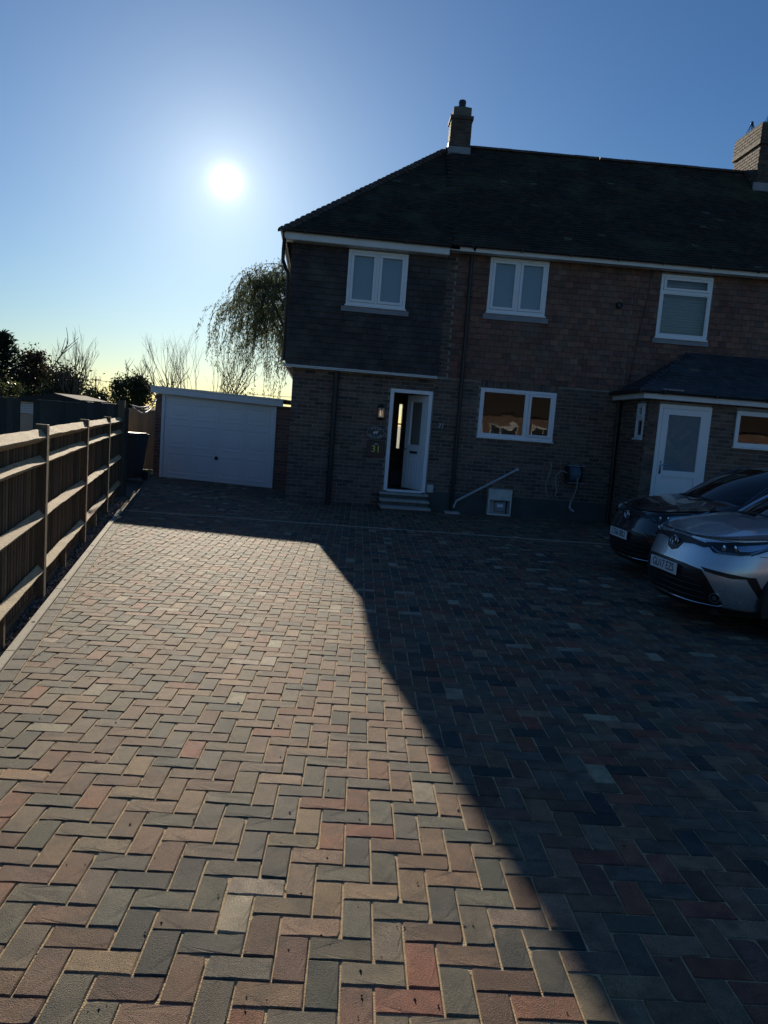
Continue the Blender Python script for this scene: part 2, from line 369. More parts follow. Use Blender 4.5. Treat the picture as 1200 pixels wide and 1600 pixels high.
def paver_shape(mb, poly, z, color, ch=.005, dep=.035):
    n = len(poly); cx = sum(p[0] for p in poly) / n; cy = sum(p[1] for p in poly) / n
    top = []
    for (x, y) in poly:
        dx, dy = cx - x, cy - y; l = math.hypot(dx, dy) + 1e-6
        top.append((x + dx / l * min(ch * 1.4, l * .4), y + dy / l * min(ch * 1.4, l * .4)))
    tz = [z + random.uniform(-.0012, .0012) for _ in top]
    vs = [(x, y, z - dep) for x, y in poly] + [(x, y, z - ch) for x, y in poly] + [(x, y, h) for (x, y), h in zip(top, tz)]
    fs = [tuple(range(2 * n, 3 * n))]
    for k in (0, n):
        for i in range(n): fs.append((k + i, k + (i + 1) % n, k + n + (i + 1) % n, k + n + i))
    mb.add(vs, fs, color)
unit = MB(); _g = .0034
paver_shape(unit, [(-U + _g, -U / 2 + _g), (U - _g, -U / 2 + _g), (U - _g, U / 2 - _g), (-U + _g, U / 2 - _g)], 0, None)
pmes = []
for _v in range(14):
    x0, x1, y0, y1 = -U + _g, U - _g, -U / 2 + _g, U / 2 - _g; pl_ = []
    for (ax, ay), (bx, by), n_ in (((x0, y0), (x1, y0), 5), ((x1, y0), (x1, y1), 3), ((x1, y1), (x0, y1), 5), ((x0, y1), (x0, y0), 3)):
        for k in range(n_):
            t_ = k / n_; q_ = (ax + (bx - ax) * t_ + random.gauss(0, .00028), ay + (by - ay) * t_ + random.gauss(0, .00028))
            if k == 0:
                if random.random() < .05:
                    r_ = random.uniform(.003, .007); l_ = math.hypot(bx - ax, by - ay); pl_.append((ax * (1 - r_ / U), ay * (1 - r_ / U * 2))); continue
            elif random.random() < .015: q_ = (q_[0] * (1 - .002 / U), q_[1] * (1 - .004 / U))
            pl_.append(q_)
    um = MB(); paver_shape(um, pl_, 0, None, ch=random.uniform(.003, .0045)); me_ = bpy.data.meshes.new('paver'); me_.from_pydata(um.v, [], um.f); me_.materials.append(MATS['paver_obj']); pmes.append(me_)
cands = []
BAND = 12.03 # light joint strip across the drive (drive frame), a little before the houses
def band_y(x): return 12.17 + .048 * x
house_line = [(-2.0, 15.0), (14, 15.6)]
for i in range(-160, 160):
    for j in range(-170, 40):
        d, e = i - (-j), i + (-j)
        # lattice: H at (m+2n, m-2n)
        for typ in 'HV':
            a, b = i, j
            mm = (a + b) if typ == 'H' else (a + (b - 1))
            df = (a - b) if typ == 'H' else (a - (b - 1))
            if mm % 2 or df % 4: continue
            # m=(a+b)/2, n=(a-b)/4 must be integers
            if (mm // 2) * 2 != mm: continue
            lx0, ly0 = a * U, -b * U
            w, h = (2 * U, U) if typ == 'H' else (U, 2 * U)
            poly = [(lx0, ly0 - h), (lx0 + w, ly0 - h), (lx0 + w, ly0), (lx0, ly0)]
            c = PV @ Vector((lx0 + w / 2, ly0 - h / 2, 0))
            if c.y < .6 or c.y > 19.5 or c.x > 9.5 or c.x < -7: continue
            if c.y < 1.9 and abs(c.x) > 2.6: continue
            if abs(c.x) > 1.0 + c.y * .75: continue
            # inside houses
            lm = FM.inverted() @ c; ll = FL.inverted() @ c
            if lm.x > -.4 and lm.y > .0: continue
            if ll.x > .05 and ll.y > .05 and lm.x <= -.39: continue
            cands.append((typ, poly, c))
bord_polys = []
x = -3.4
while x < 12.6:
    bord_polys.append([(x + .003, KE - .106), (x + 2 * U - .003, KE - .106), (x + 2 * U - .003, KE - .004), (x + .003, KE - .004)]); x += 2 * U
full, merged = [], []
for typ, poly, c in cands:
    wp = [tuple((PV @ Vector((p[0], p[1], 0)))[:2]) for p in poly]
    cl = clip(wp, *BORD)
    if len(cl) < 3 or area(cl) < .0012: continue
    if area(cl) > .0207:
        full.append((typ, c, wp))
    else: merged.append(cl)
def scr(c):
    px, py = project(c); inside = -40 < px < 1240 and 700 < py < 1640
    return (0 if inside else 1, c.length)
full.sort(key=lambda q: scr(q[1]))
pvm = MB()
for k, (typ, c, wp) in enumerate(full):
    z = random.uniform(-.0016, .0016)
    if k < 290:
        M = Matrix.Translation((c.x, c.y, z)) @ Matrix.Rotation(R(2.33) + (0 if typ == 'H' else math.pi / 2) + random.uniform(-.006, .006), 4, 'Z') @ Matrix.Rotation(random.uniform(-.014, .014), 4, 'X') @ Matrix.Rotation(random.uniform(-.009, .009), 4, 'Y')
        piece('paver', random.choice(pmes), driveway, M, paver_color())
    else:
        cx = sum(p[0] for p in wp) / 4; cy = sum(p[1] for p in wp) / 4
        s = 1 - 2.4 * _g / .15
        paver_shape(pvm, [(cx + (p[0] - cx) * s, cy + (p[1] - cy) * s) for p in wp], z, paver_color())
for p in merged:
    cx = sum(q[0] for q in p) / len(p); cy = sum(q[1] for q in p) / len(p)
    paver_shape(pvm, [(cx + (q[0] - cx) * .97, cy + (q[1] - cy) * .97) for q in p], random.uniform(-.0015, .0015), paver_color())
o = pvm.build('pavers', 'paver_pc', driveway); o['kind'] = 'stuff'
bmesh_ = MB(); paver_shape(bmesh_, [(-.1008, -.0505), (.1008, -.0505), (.1008, .0505), (-.1008, .0505)], 0, None)
bme = bpy.data.meshes.new('border_paver'); bme.from_pydata(bmesh_.v, [], bmesh_.f); bme.materials.append(MATS['paver_obj'])
for p in bord_polys:
    cx = (p[0][0] + p[1][0]) / 2; cy = (p[0][1] + p[2][1]) / 2
    c = FE @ Vector((cx, cy, random.uniform(-.0012, .002)))
    if c.y < 3.4 or c.y > 18.6: continue
    colr = jit(random.choice([(.06, .066, .062), (.07, .075, .07), (.085, .08, .068), (.05, .055, .056)]), .15)
    piece('border_paver', bme, driveway, Matrix.Translation(c) @ Matrix.Rotation(R(104.1) + random.uniform(-.008, .008), 4, 'Z') @ Matrix.Rotation(random.uniform(-.01, .01), 4, 'Y'), colr)
# light strip across the drive
sm = MB(); 
for i in range(9):
    xa, xb = -4.12 + i * 1.05, -4.12 + (i + 1) * 1.05 - .006
    sm.add([(xa, band_y(xa), -.02), (xb, band_y(xb), -.02), (xb, band_y(xb) + .045, -.02), (xa, band_y(xa) + .045, -.02),
            (xa, band_y(xa), .007), (xb, band_y(xb), .007), (xb, band_y(xb) + .045, .007), (xa, band_y(xa) + .045, .007)],
           [(4, 5, 6, 7), (0, 1, 5, 4), (1, 2, 6, 5), (2, 3, 7, 6), (3, 0, 4, 7)])
sm.build('joint_strip', 'edging', driveway)
# edging boards along the gravel
em = None
for i in range(6):
    a, b = -5.2 + i * 1.8, -5.2 + (i + 1) * 1.8 - .004
    if a > 5.5: break
    b = min(b, 5.65)
    e = MB(FE); e.box(a, b, KE, KE + .062, -.05, .016, bev=.004); e.build('edging_board', 'edging', driveway)
for sx in (-3.45, -2.3, -.9, 0.55, 2.4):
    e = MB(FE); e.lathe([(.013, 0), (.013, .003)], sx, KE + .03 + random.uniform(-.012, .012), .0165, 8); e.build('fixing_screw', 'tyre', driveway)
# small bits of grit and dropped mortar on the paving
gm_ = MB()
for _ in range(260):
    y = 1.9 * math.exp(random.random() * 1.7); x = random.uniform(-.5, .5) * y * 1.05
    r = random.uniform(.002, .006); c0 = jit(random.choice([(.02, .018, .015), (.05, .04, .03), (.12, .08, .05)]), .3)
    a = random.random() * 3; vs = [(x + r * math.cos(a + q * 1.57) * random.uniform(.6, 1.3), y + r * math.sin(a + q * 1.57) * random.uniform(.6, 1.3), .001) for q in range(4)] + [(x, y, r * 1.1)]
    gm_.add(vs, [(0, 1, 4), (1, 2, 4), (2, 3, 4), (3, 0, 4)], c0)
o = gm_.build('grit', 'stone', driveway); o['kind'] = 'stuff'

# ------------------------------------------------------------------ gravel strip under the fence
gv = MB(FE)
gv.quad((-5.5, KE + .062, -.03), (12, KE + .062, -.03), (12, .9, -.03), (-5.5, .9, -.03), (.05, .045, .035))
for _ in range(7000):
    t = random.random(); x = -3.4 + 11 * t ** 1.25; y = random.uniform(KE + .068, .22 if x < 5 else .36); r = random.uniform(.008, .02)
    z = -.022 + random.uniform(0, .014); c0 = jit(random.choice([(.14, .125, .11), (.22, .20, .17), (.08, .075, .07), (.32, .29, .24)]), .25)
    ax = [random.uniform(.6, 1.3) * r for _ in range(6)]
    gv.add([(x + ax[0], y, z), (x, y + ax[1], z), (x - ax[2], y, z), (x, y - ax[3], z), (x, y, z + ax[4] * .9), (x, y, z - ax[5] * .6)],
           [(0, 1, 4), (1, 2, 4), (2, 3, 4), (3, 0, 4), (1, 0, 5), (2, 1, 5), (3, 2, 5), (0, 3, 5)], c0)
tag(gv.build('gravel', 'stone'), 'dark loose gravel strip between the edging and the low fence', 'gravel', kind='stuff')

# ------------------------------------------------------------------ low timber fence
WOOD = [(.20, .13, .07), (.24, .155, .085), (.17, .115, .065), (.27, .18, .10)]
POSTS = [-5.45, -2.72, 0.0, 2.75, 5.45]
fence = thing('timber_fence', 'low closeboard timber fence with sunlit rails along the driveway', 'fence', FK)
def wobj(o, pal=WOOD, a=.12): o.color = (*jit(random.choice(pal), a), 1); return o
for s in POSTS:
    b = MB(FK); b.box(s - .05, s + .05, .0, .10, -.05, 1.47, bev=.004); wobj(b.build('post', 'fence_wood', fence))
b = MB(FK); b.box(7.85, 7.97, -.02, .10, -.05, 1.74, bev=.005); wobj(b.build('corner_post', 'fence_wood', fence))
RZ = [1.375, 1.165, .695, .225]
ends = POSTS + [7.91]
for i in range(len(ends) - 1):
    a, c = ends[i] + .048, ends[i + 1] - .048
    for q, z in enumerate(RZ):
        dz = random.uniform(-.008, .008); hh = .052 if q else .062
        b = MB(FK); n = 10; vs, fs = [], []
        for k in range(n + 1):
            x = a + (c - a) * k / n; w = random.uniform(-.004, .004); w2 = random.uniform(-.003, .003)
            vs += [(x, .058, z + dz + hh + w2), (x, .05, z + dz + hh + w2), (x, .002 + w * .5, z + dz + .002 + w), (x, .006 + w * .5, z + dz - .012), (x, .058, z + dz - hh * .8)]
        for k in range(n):
            for j in range(5): fs.append((k * 5 + j, k * 5 + (j + 1) % 5, (k + 1) * 5 + (j + 1) % 5, (k + 1) * 5 + j))
        b.add(vs, fs); wobj(b.build('rail', 'rail_wood', fence), [(.55, .40, .22), (.50, .36, .20), (.60, .45, .26)])
    b = MB(FK); b.box(a - .03, c + .03, .062, .084, -.03, .045); wobj(b.build('gravel_board', 'rail_wood', fence))
    b = MB(FK); m_ = (a + c) / 2 - .1; b.box(m_ - .02, m_ + .03, .012, .0615, -.05, .21, bev=.003); wobj(b.build('stake', 'fence_wood', fence))
bd = MB(); bd.add([(0, 0, 0), (.125, .012, 0), (.125, .018, 0), (0, .018, 0), (0, 0, 1), (.125, .012, 1), (.125, .018, 1), (0, .018, 1)],
                  [(0, 3, 2, 1), (4, 5, 6, 7), (0, 1, 5, 4), (1, 2, 6, 5), (2, 3, 7, 6), (3, 0, 4, 7)])
bdm = bpy.data.meshes.new('board'); bdm.from_pydata(bd.v, [], bd.f); bdm.materials.append(MATS['fence_wood'])
x = -4.0
while x < 7.8:
    M = FK @ Matrix.Translation((x, .066 + random.uniform(0, .003), .03)) @ Matrix.Rotation(R(-1.0), 4, 'Z') @ Matrix.Diagonal((1, 1, 1.385 + random.uniform(-.006, .006), 1))
    piece('board', bdm, fence, M, jit(random.choice(WOOD), .38)); x += .1

# tall dark fence running left from the corner post, and the fence behind the garage side
DARKW = [(.055, .05, .045), (.07, .06, .05), (.045, .042, .04)]
ddm = bpy.data.meshes.new('fence_board'); ddm.from_pydata(bd.v, [], bd.f); ddm.materials.append(MATS['dark_fence'])
FD = frame(-4.95, 14.35, 0, 180 - 1.5)
tall = thing('tall_fence', 'tall dark board fence behind the low fence, with a gap in it', 'fence', FD)
x = 0.0
while x < 6.0:
    if not (1.72 < x < 2.0):
        hgt = 1.62 if x > .9 else 1.67
        M = FD @ Matrix.Translation((x, 0, -.05)) @ Matrix.Diagonal((1.05, 1, hgt + .05 + random.uniform(-.006, .006), 1))
        piece('board', ddm, tall, M, jit(random.choice(DARKW), .2))
    x += .128
for s in (0.05, .92, 1.66, 2.14, 4.0, 5.9):
    b = MB(FD); b.box(s - .04, s + .04, -.09, -.005, -.05, 1.6); o = b.build('post', 'dark_fence', tall); o.color = (*jit(DARKW[0]), 1)
for (a, c, z) in ((0, .9, 1.672), (.9, 1.72, 1.625), (2.12, 6.0, 1.625)):
    b = MB(FD); b.box(a, c, -.03, .03, z, z + .02); o = b.build('capping', 'dark_fence', tall); o.color = (.13, .12, .10, 1)
FB = frame(-7.6, 20.6, 0, 4)
back = thing('rear_fence', 'weathered board fence between the bin and the garage', 'fence', FB)
x = 0
while x < 3.2:
    M = FB @ Matrix.Translation((x, 0, -.05)) @ Matrix.Diagonal((1.05, 1, 1.62 + random.uniform(-.01, .01), 1))
    piece('board', ddm, back, M, jit((.17, .14, .11), .2)); x += .128
for s in (.1, 1.7, 3.1):
    b = MB(FB); b.box(s - .05, s + .05, .02, .12, -.05, 1.6); o = b.build('post', 'dark_fence', back); o.color = (.12, .10, .08, 1)
for z in (.3, 1.35):
    b = MB(FB); b.box(0, 3.2, .02, .07, z, z + .08); o = b.build('rail', 'dark_fence', back); o.color = (.12, .10, .08, 1)
# wires from the corner post to the garage
for i, (p0, p1, lab) in enumerate((((206, 633), (246, 624), 'upper pale washing line from the corner post to the garage'), ((208, 636), (236, 639), 'lower pale washing line beside the corner post'))):
    a = Vector(at_depth(*p0, 14.4)); c = Vector(at_depth(*p1, 17.8)); pts = [a.lerp(c, k / 10) - Vector((0, 0, .10 * math.sin(math.pi * k / 10))) for k in range(11)]
    w = MB(); w.tube(pts, .012, 6); tag(w.build('washing_line', 'white_paint'), lab, 'washing line')

# ------------------------------------------------------------------ houses
BRICKC = [(.125, .078, .058), (.10, .068, .054), (.15, .092, .068), (.08, .058, .05), (.13, .088, .07), (.17, .112, .082)]
TILEC = [(.17, .082, .058), (.15, .075, .055), (.19, .095, .065), (.13, .072, .056), (.16, .09, .068)]
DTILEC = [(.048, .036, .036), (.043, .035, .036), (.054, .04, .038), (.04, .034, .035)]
ROOFC = [(.046, .036, .028), (.04, .036, .028), (.055, .04, .03), (.038, .033, .028), (.035, .036, .026)]
ub = MB(); ub.box(0, 1, 0, 1, 0, 1, bev=0)
ubm = bpy.data.meshes.new('brick')
ubm.from_pydata([(.0, 1, 0), (1, 1, 0), (1, 1, 1), (0, 1, 1), (.0, .25, .0), (1, .25, 0), (1, .25, 1), (0, .25, 1), (.012, 0, .05), (.988, 0, .05), (.988, 0, .95), (.012, 0, .95)], [],
                [(8, 9, 10, 11), (0, 1, 5, 4), (1, 2, 6, 5), (2, 3, 7, 6), (3, 0, 4, 7), (4, 5, 9, 8), (5, 6, 10, 9), (6, 7, 11, 10), (7, 4, 8, 11)])
ubm.materials.append(MATS['brick_obj'])
utm = bpy.data.meshes.new('hung_tile')
utm.from_pydata([(0, -1, 0), (1, -1, 0), (1, -.2, 1), (0, -.2, 1), (0, 0, 0), (1, 0, 0), (1, 0, 1), (0, 0, 1)], [], [(0, 1, 2, 3), (0, 4, 5, 1), (1, 5, 6, 2), (0, 3, 7, 4)])
utm.materials.append(MATS['tile_obj'])
class House:
    def __init__(self, root): self.root = root; self.br = []; self.ti = []
    def wall(self, T, s0, s1, z0, z1, openings=(), y=0.0, name='wall', m='mortar', th=.2):
        """backing wall with its openings cut"""
        xs = sorted({s0, s1, *[v for o in openings for v in o[:2] if s0 < v < s1]}); zs = sorted({z0, z1, *[v for o in openings for v in o[2:4] if z0 < v < z1]})
        b = MB(T)
        for i in range(len(xs) - 1):
            run = None
            for j in range(len(zs) - 1):
                cx, cz = (xs[i] + xs[i + 1]) / 2, (zs[j] + zs[j + 1]) / 2
                if any(o[0] < cx < o[1] and o[2] < cz < o[3] for o in openings): continue
                b.box(xs[i], xs[i + 1], y, y + th, zs[j], zs[j + 1])
        return b.build(name, m, self.root)
    def bricks(self, T, s0, s1, z0, z1, openings=(), y=0.0, pal=BRICKC):
        k = 0; z = z0
        while z + .06 < z1 + .02:
            x = s0 - (.1125 if k % 2 else 0)
            while x < s1:
                a, c = max(x, s0), min(x + .215, s1)
                parts = [(a, c)]
                for o in openings:
                    if o[2] < z + .06 and o[3] > z + .005:
                        np_ = []
                        for p in parts:
                            if o[0] >= p[1] or o[1] <= p[0]: np_.append(p)
                            else:
                                if p[0] < o[0] - .02: np_.append((p[0], o[0] - .004))
                                if p[1] > o[1] + .02: np_.append((o[1] + .004, p[1]))
                        parts = np_
                for p in parts:
                    if p[1] - p[0] > .03: self.br.append((T, p[0], p[1], z, z + .065, y - .008 - random.uniform(0, .003), jit(random.choice(pal), .2)))
                x += .225
            z += .075; k += 1
    def soldier(self, T, s0, s1, z0, z1, y=0.0):
        x = s0
        while x + .06 < s1: self.br.append((T, x, x + .065, z0, z1, y - .0095, jit(random.choice(BRICKC), .2))); x += .075
    def hung(self, T, s0, s1, z0, z1, openings=(), y=0.0, pal=TILEC, gauge=.114, w=.172):
        k = 0; z = z0
        while z < z1 - .02:
            x = s0 - (w / 2 if k % 2 else 0) + random.uniform(-.004, .004)
            while x < s1:
                a, c = max(x, s0), min(x + w - .004, s1); ok = c - a > .03
                for o in openings:
                    if o[2] < z + gauge * .8 and o[3] > z + gauge * .2:
                        if a >= o[0] and c <= o[1]: ok = False
                        elif a < o[0] < c: c = o[0]
                        elif a < o[1] < c: a = o[1]
                if ok and c - a > .025: self.ti.append((T, a, c, z + random.uniform(-.005, .005), min(z + gauge * 1.12, z1), y, jit(random.choice(pal), .22)))
                x += w
            z += gauge; k += 1
    def finish(self, nb=290, nt_=290):
        def key(q, c): return (T_len(q), )
        def T_len(q): return (q[0] @ Vector(((q[1] + q[2]) / 2, 0, q[3]))).length
        for arr, lim, me, nm, mm, kind in ((self.br, nb, ubm, 'brick', 'brick_pc', 'b'), (self.ti, nt_, utm, 'hung_tile', 'tile_pc', 't')):
            arr.sort(key=lambda q: (0 if (q[2] - q[1] > (.2 if kind == 'b' else .15) and q[0] is not FP) else 1, T_len(q)))
            mb = MB()
            for k, (T, a, c, z0, z1, y, cc) in enumerate(arr):
                if kind == 'b': M = T @ Matrix.Translation((a, y, z0)) @ Matrix.Diagonal((c - a, .03, z1 - z0, 1))
                else: M = T @ Matrix.Translation((a, y, z0)) @ Matrix.Diagonal((c - a, .024, z1 - z0, 1)) @ Matrix.Rotation(random.uniform(-.012, .012), 4, 'Y')
                if k < lim: piece(nm, me, self.root, M, cc)
                else:
                    mb.T = M; mb.add([tuple(v.co) for v in me.vertices], [tuple(p.vertices) for p in me.polygons], cc)
            if mb.v:
                o = mb.build(nm + 's', mm, self.root); o['kind'] = 'stuff'
FP = None
def window(root, T, s0, s1, z0, z1, lights, y=0.0, sill=True, glass='glass', name='window', fw=.055):
    b = MB(T); d0, d1 = y - .022, y + .06
    b.box(s0, s1, d0, d1, z1 - fw, z1, bev=.004); b.box(s0, s1, d0, d1, z0, z0 + fw, bev=.004)
    b.box(s0, s0 + fw, d0 + .001, d1 - .001, z0 + fw, z1 - fw); b.box(s1 - fw, s1, d0 + .001, d1 - .001, z0 + fw, z1 - fw)
    w = b.build(name, 'upvc', root)
    for (a, c, e, f, op) in lights:
        if op:
            sb = MB(T); q = .05; g0, g1 = y - .036, y + .03
            a1, c1, e1, f1 = a + .004, c - .004, e + .004, f - .004
            sb.box(a1, c1, g0, g1, f1 - q, f1, bev=.005); sb.box(a1, c1, g0, g1, e1, e1 + q, bev=.005)
            sb.box(a1, a1 + q, g0 + .001, g1 - .001, e1 + q, f1 - q); sb.box(c1 - q, c1, g0 + .001, g1 - .001, e1 + q, f1 - q)
            sb.build('sash', 'upvc', w, root=root)
            pa, pc_, pe, pf = a + q, c - q, e + q, f - q
        else:
            bb = MB(T); q = .022
            bb.box(a, c, y - .012, y + .02, f - q, f); bb.box(a, c, y - .012, y + .02, e, e + q); bb.box(a, a + q, y - .011, y + .019, e + q, f - q); bb.box(c - q, c, y - .011, y + .019, e + q, f - q)
            bb.build('bead', 'upvc', w, root=root)
            pa, pc_, pe, pf = a + q * .5, c - q * .5, e + q * .5, f - q * .5
        p = MB(T); p.quad((pa, y + .012, pe), (pc_, y + .012, pe), (pc_, y + .012, pf), (pa, y + .012, pf)); p.build('pane', glass, w, root=root)
    if sill:
        s = MB(T); s.box(s0 - .02, s1 + .02, y - .055, y + .0, z0 - .032, z0 - .001, bev=.005); s.build('sill', 'upvc', w, root=root)
    return w
def mullion(root, w, T, a, z0, z1, y=0.0, horiz=None):
    b = MB(T)
    if horiz is None: b.box(a - .027, a + .027, y - .0215, y + .058, z0, z1)
    else: b.box(horiz[0], horiz[1], y - .0215, y + .058, a - .027, a + .027)
    b.build('mullion', 'upvc', w, root=root)

def pip(poly, x, y):
    c = False; n = len(poly)
    for i in range(n):
        a, b = poly[i], poly[i - 1]
        if (a[1] > y) != (b[1] > y) and x < (b[0] - a[0]) * (y - a[1]) / (b[1] - a[1]) + a[0]: c = not c
    return c
def roof_tiles(O, E, Up, poly, gauge=.1, w=.165, pal=ROOFC, mb=None, th=.026, a0=None):
    """O corner, E unit along eaves, Up unit up the slope, poly in (a,b)"""
    mb = mb or MB(); N = E.cross(Up).normalized()
    if N.z < 0: N = -N
    bmax = max(p[1] for p in poly); amin = min(p[0] for p in poly); amax = max(p[0] for p in poly)
    k = 0; b0 = 0.0
    while b0 < bmax:
        sag = random.uniform(-.003, .003)
        st = amin if a0 is None else a0 + w * math.floor((amin - a0) / w) - w
        a = st - (w / 2 if k % 2 else 0)
        while a < amax:
            if pip(poly, a + w / 2, b0 + gauge * .5):
                h = th + random.uniform(-.004, .006); j = random.uniform(-.006, .006) + sag
                p = lambda u, v, hh: tuple(O + E * u + Up * v + N * hh)
                vs = [p(a + .002, b0 + j, h), p(a + w - .002, b0 + j, h), p(a + w - .002, b0 + gauge * 1.2, h * .35), p(a + .002, b0 + gauge * 1.2, h * .35), p(a + .002, b0 + j, -.004), p(a + w - .002, b0 + j, -.004)]
                mb.add(vs, [(0, 1, 2, 3), (4, 5, 1, 0)], jit((.11, .11, .085) if random.random() < .005 else random.choice(pal), .16))
            a += w
        b0 += gauge; k += 1
    return mb

# ---- house with the number 31
h31 = thing('house', 'dark brick house with tile hung upper floor and an open white front door', 'house', FL)
H = House(h31)
DOOR = (1.95, 2.79, .30, 2.39)
H.wall(FL, 0, 2.82, -.1, 2.66, [DOOR]); H.bricks(FL, 0, 2.82, .0, 2.64, [(1.94, 2.80, .0, 2.40)])
# side wall and rear walls of the wing (light-tight shell)
b = MB(FL); b.box(.0, .2, .2, 7.4, -.1, 2.66); b.box(-.15, .05, .06, 7.4, 2.66, 5.05); b.build('side_wall', 'brick_pc', h31).color = (.15, .09, .07, 1)
H31_S1 = 3.42
WG = (.55, 2.08, 1.58, 2.55); WU = (.51, 1.67, 4.03, 5.08)
H.wall(FM, -.39, H31_S1, -.1, 2.72, [WG]); b = MB(FM); b.box(-.385, H31_S1, -.022, -.001, -.05, .405, bev=.006); b.build('plinth', 'plinth', h31)
H.bricks(FM, -.385, H31_S1, .415, 2.70, [(WG[0] - .004, WG[1] + .004, WG[2] - .035, WG[3] + .23)])
H.soldier(FM, WG[0] - .01, WG[1] + .04, WG[3] + .012, WG[3] + .222)
H.wall(FM, -.39, H31_S1, 2.72, 5.15, [WU])
H.bricks(FM, -.385, -.13, 2.70, 5.12)
H.hung(FM, -.13, H31_S1, 2.69, 5.14, [WU[:2] + (WU[2] - .1, WU[3])], y=-.001)
# rear wall with a narrow window at the end of the hall
SLIT = (2.84, 2.945, 1.0, 2.27)
b = MB(FL)
for (a, c, z0, z1) in ((0, SLIT[0], -.1, 5.1), (SLIT[1], 7.2, -.1, 5.1), (SLIT[0], SLIT[1], -.1, SLIT[2]), (SLIT[0], SLIT[1], SLIT[3], 5.1)): b.box(a, c, 6.6, 6.8, z0, z1)
b.build('rear_wall', 'mortar', h31)
# jettied upper floor of the wing
UW = (.93, 2.08, 3.91, 4.94)
H.wall(FL, -.15, 2.84, 2.66, 5.06, [UW], y=-.15, name='upper_wall', th=.2)
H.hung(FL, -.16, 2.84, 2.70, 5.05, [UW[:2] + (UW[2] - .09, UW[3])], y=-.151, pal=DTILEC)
b = MB(FL); b.box(-.17, 2.83, -.21, -.0, 2.640, 2.659); b.build('soffit', 'white_paint', h31)
b = MB(FL); b.box(-.19, 2.81, -.225, -.19, 2.662, 2.684, bev=.004); b.build('drip_flashing', 'white_paint', h31)
b = MB(FL); b.box(-.19, -.15, -.22, 6.5, 2.655, 2.69); b.build('drip_flashing', 'white_paint', h31)
# windows
mid = (UW[0] + UW[1]) / 2
w = window(h31, FL, UW[0], UW[1], UW[2], UW[3], [(UW[0] + .055, mid - .027, UW[2] + .055, UW[3] - .055, True), (mid + .027, UW[1] - .055, UW[2] + .055, UW[3] - .055, True)], y=-.17, glass='glass_frost')
mullion(h31, w, FL, mid, UW[2] + .055, UW[3] - .055, -.17)
mid = (WU[0] + WU[1]) / 2
w = window(h31, FM, WU[0], WU[1], WU[2], WU[3], [(WU[0] + .055, mid - .027, WU[2] + .055, WU[3] - .055, True), (mid + .027, WU[1] - .055, WU[2] + .055, WU[3] - .055, True)], y=-.02, glass='glass_frost')
mullion(h31, w, FM, mid, WU[2] + .055, WU[3] - .055, -.02)
b = MB(FM); b.box(WU[0] - .06, WU[1] + .08, -.05, -.0, WU[2] - .14, WU[2] - .034); b.build('lead_apron', 'lead', h31)
b = MB(FL); b.box(UW[0] - .08, UW[1] + .08, -.2, -.15, UW[2] - .13, UW[2] - .034); b.build('lead_apron', 'lead', h31)
spl = WG[0] + .955
w = window(h31, FM, WG[0], WG[1], WG[2], WG[3], [(WG[0] + .055, spl - .027, WG[2] + .055, WG[3] - .055, False), (spl + .027, WG[1] - .055, WG[2] + .055, WG[3] - .055, True)], y=-.005)
mullion(h31, w, FM, spl, WG[2] + .055, WG[3] - .055, -.005)
# rooms behind the glass
b = MB(FM); b.box(.05, 3.3, .22, 3.2, -.05, .0); b.box(.05, 3.3, 3.2, 3.25, 0, 2.6); b.box(3.3, 3.35, .22, 3.2, 0, 2.6); b.box(.05, 3.3, .22, 3.2, 2.58, 2.62); b.box(.03, .05, .22, 3.2, 0, 2.58); b.build('kitchen_shell', 'cream_wall', h31)
b = MB(FM); b.box(WU[0] - .1, WU[1] + .1, .15, .16, WU[2] - .1, WU[3] + .04); b.build('blind', 'blind', h31)
b = MB(FL); b.box(UW[0] - .1, UW[1] + .1, .06, .07, UW[2] - .1, UW[3] + .04); b.build('blind', 'blind', h31)
# hall
b = MB(FL)
b.box(1.86, 1.90, .2, 6.6, .25, 2.62); b.box(3.10, 3.14, .22, 6.6, .25, 2.62); b.box(1.9, 3.10, .2, 6.6, 2.60, 2.64); b.box(1.9, SLIT[0], 6.56, 6.59, .3, 2.6); b.box(SLIT[1], 3.1, 6.56, 6.59, .3, 2.6); b.box(SLIT[0], SLIT[1], 6.56, 6.59, .3, SLIT[2]); b.box(SLIT[0], SLIT[1], 6.56, 6.59, SLIT[3], 2.6)
b.build('hall_wall', 'cream_wall', h31)
b = MB(FL); b.box(1.9, 3.10, .205, 6.6, .25, .34); b.build('hall_floor', 'hall_floor', h31)
b = MB(FL); b.box(SLIT[0], SLIT[1], 6.58, 6.63, SLIT[2] + .68, SLIT[2] + .72); b.build('glazing_bar', 'upvc', h31)
# front door
b = MB(FL); d0, d1 = -.03, .09
b.box(1.95, 2.02, d0, d1, .36, 2.39, bev=.004); b.box(2.72, 2.79, d0, d1, .36, 2.39, bev=.004); b.box(2.02, 2.72, d0 + .001, d1 - .001, 2.32, 2.389); b.box(2.02, 2.72, d0 - .02, d1, .345, .385)
fr = b.build('door_frame', 'upvc', h31)
TD = FL @ Matrix.Translation((2.715, .07, 0)) @ Matrix.Rotation(R(180 - 63), 4, 'Z')   # leaf swung into the hall, hinged right
b = MB(TD)
b.box(0, .69, -.02, .02, .39, 1.22, bev=.004)
b.box(0, .15, -.02, .02, 1.22, 2.31, bev=.004); b.box(.54, .69, -.02, .02, 1.22, 2.31, bev=.004); b.box(.15, .54, -.019, .019, 2.17, 2.31); b.box(.15, .54, -.019, .019, 1.2201, 1.30)
door = b.build('door', 'upvc', h31)
b = MB(TD)
for k in range(5): b.box(.12 + k * .1, .17 + k * .1, .018, .028, .48, 1.05, bev=.003)
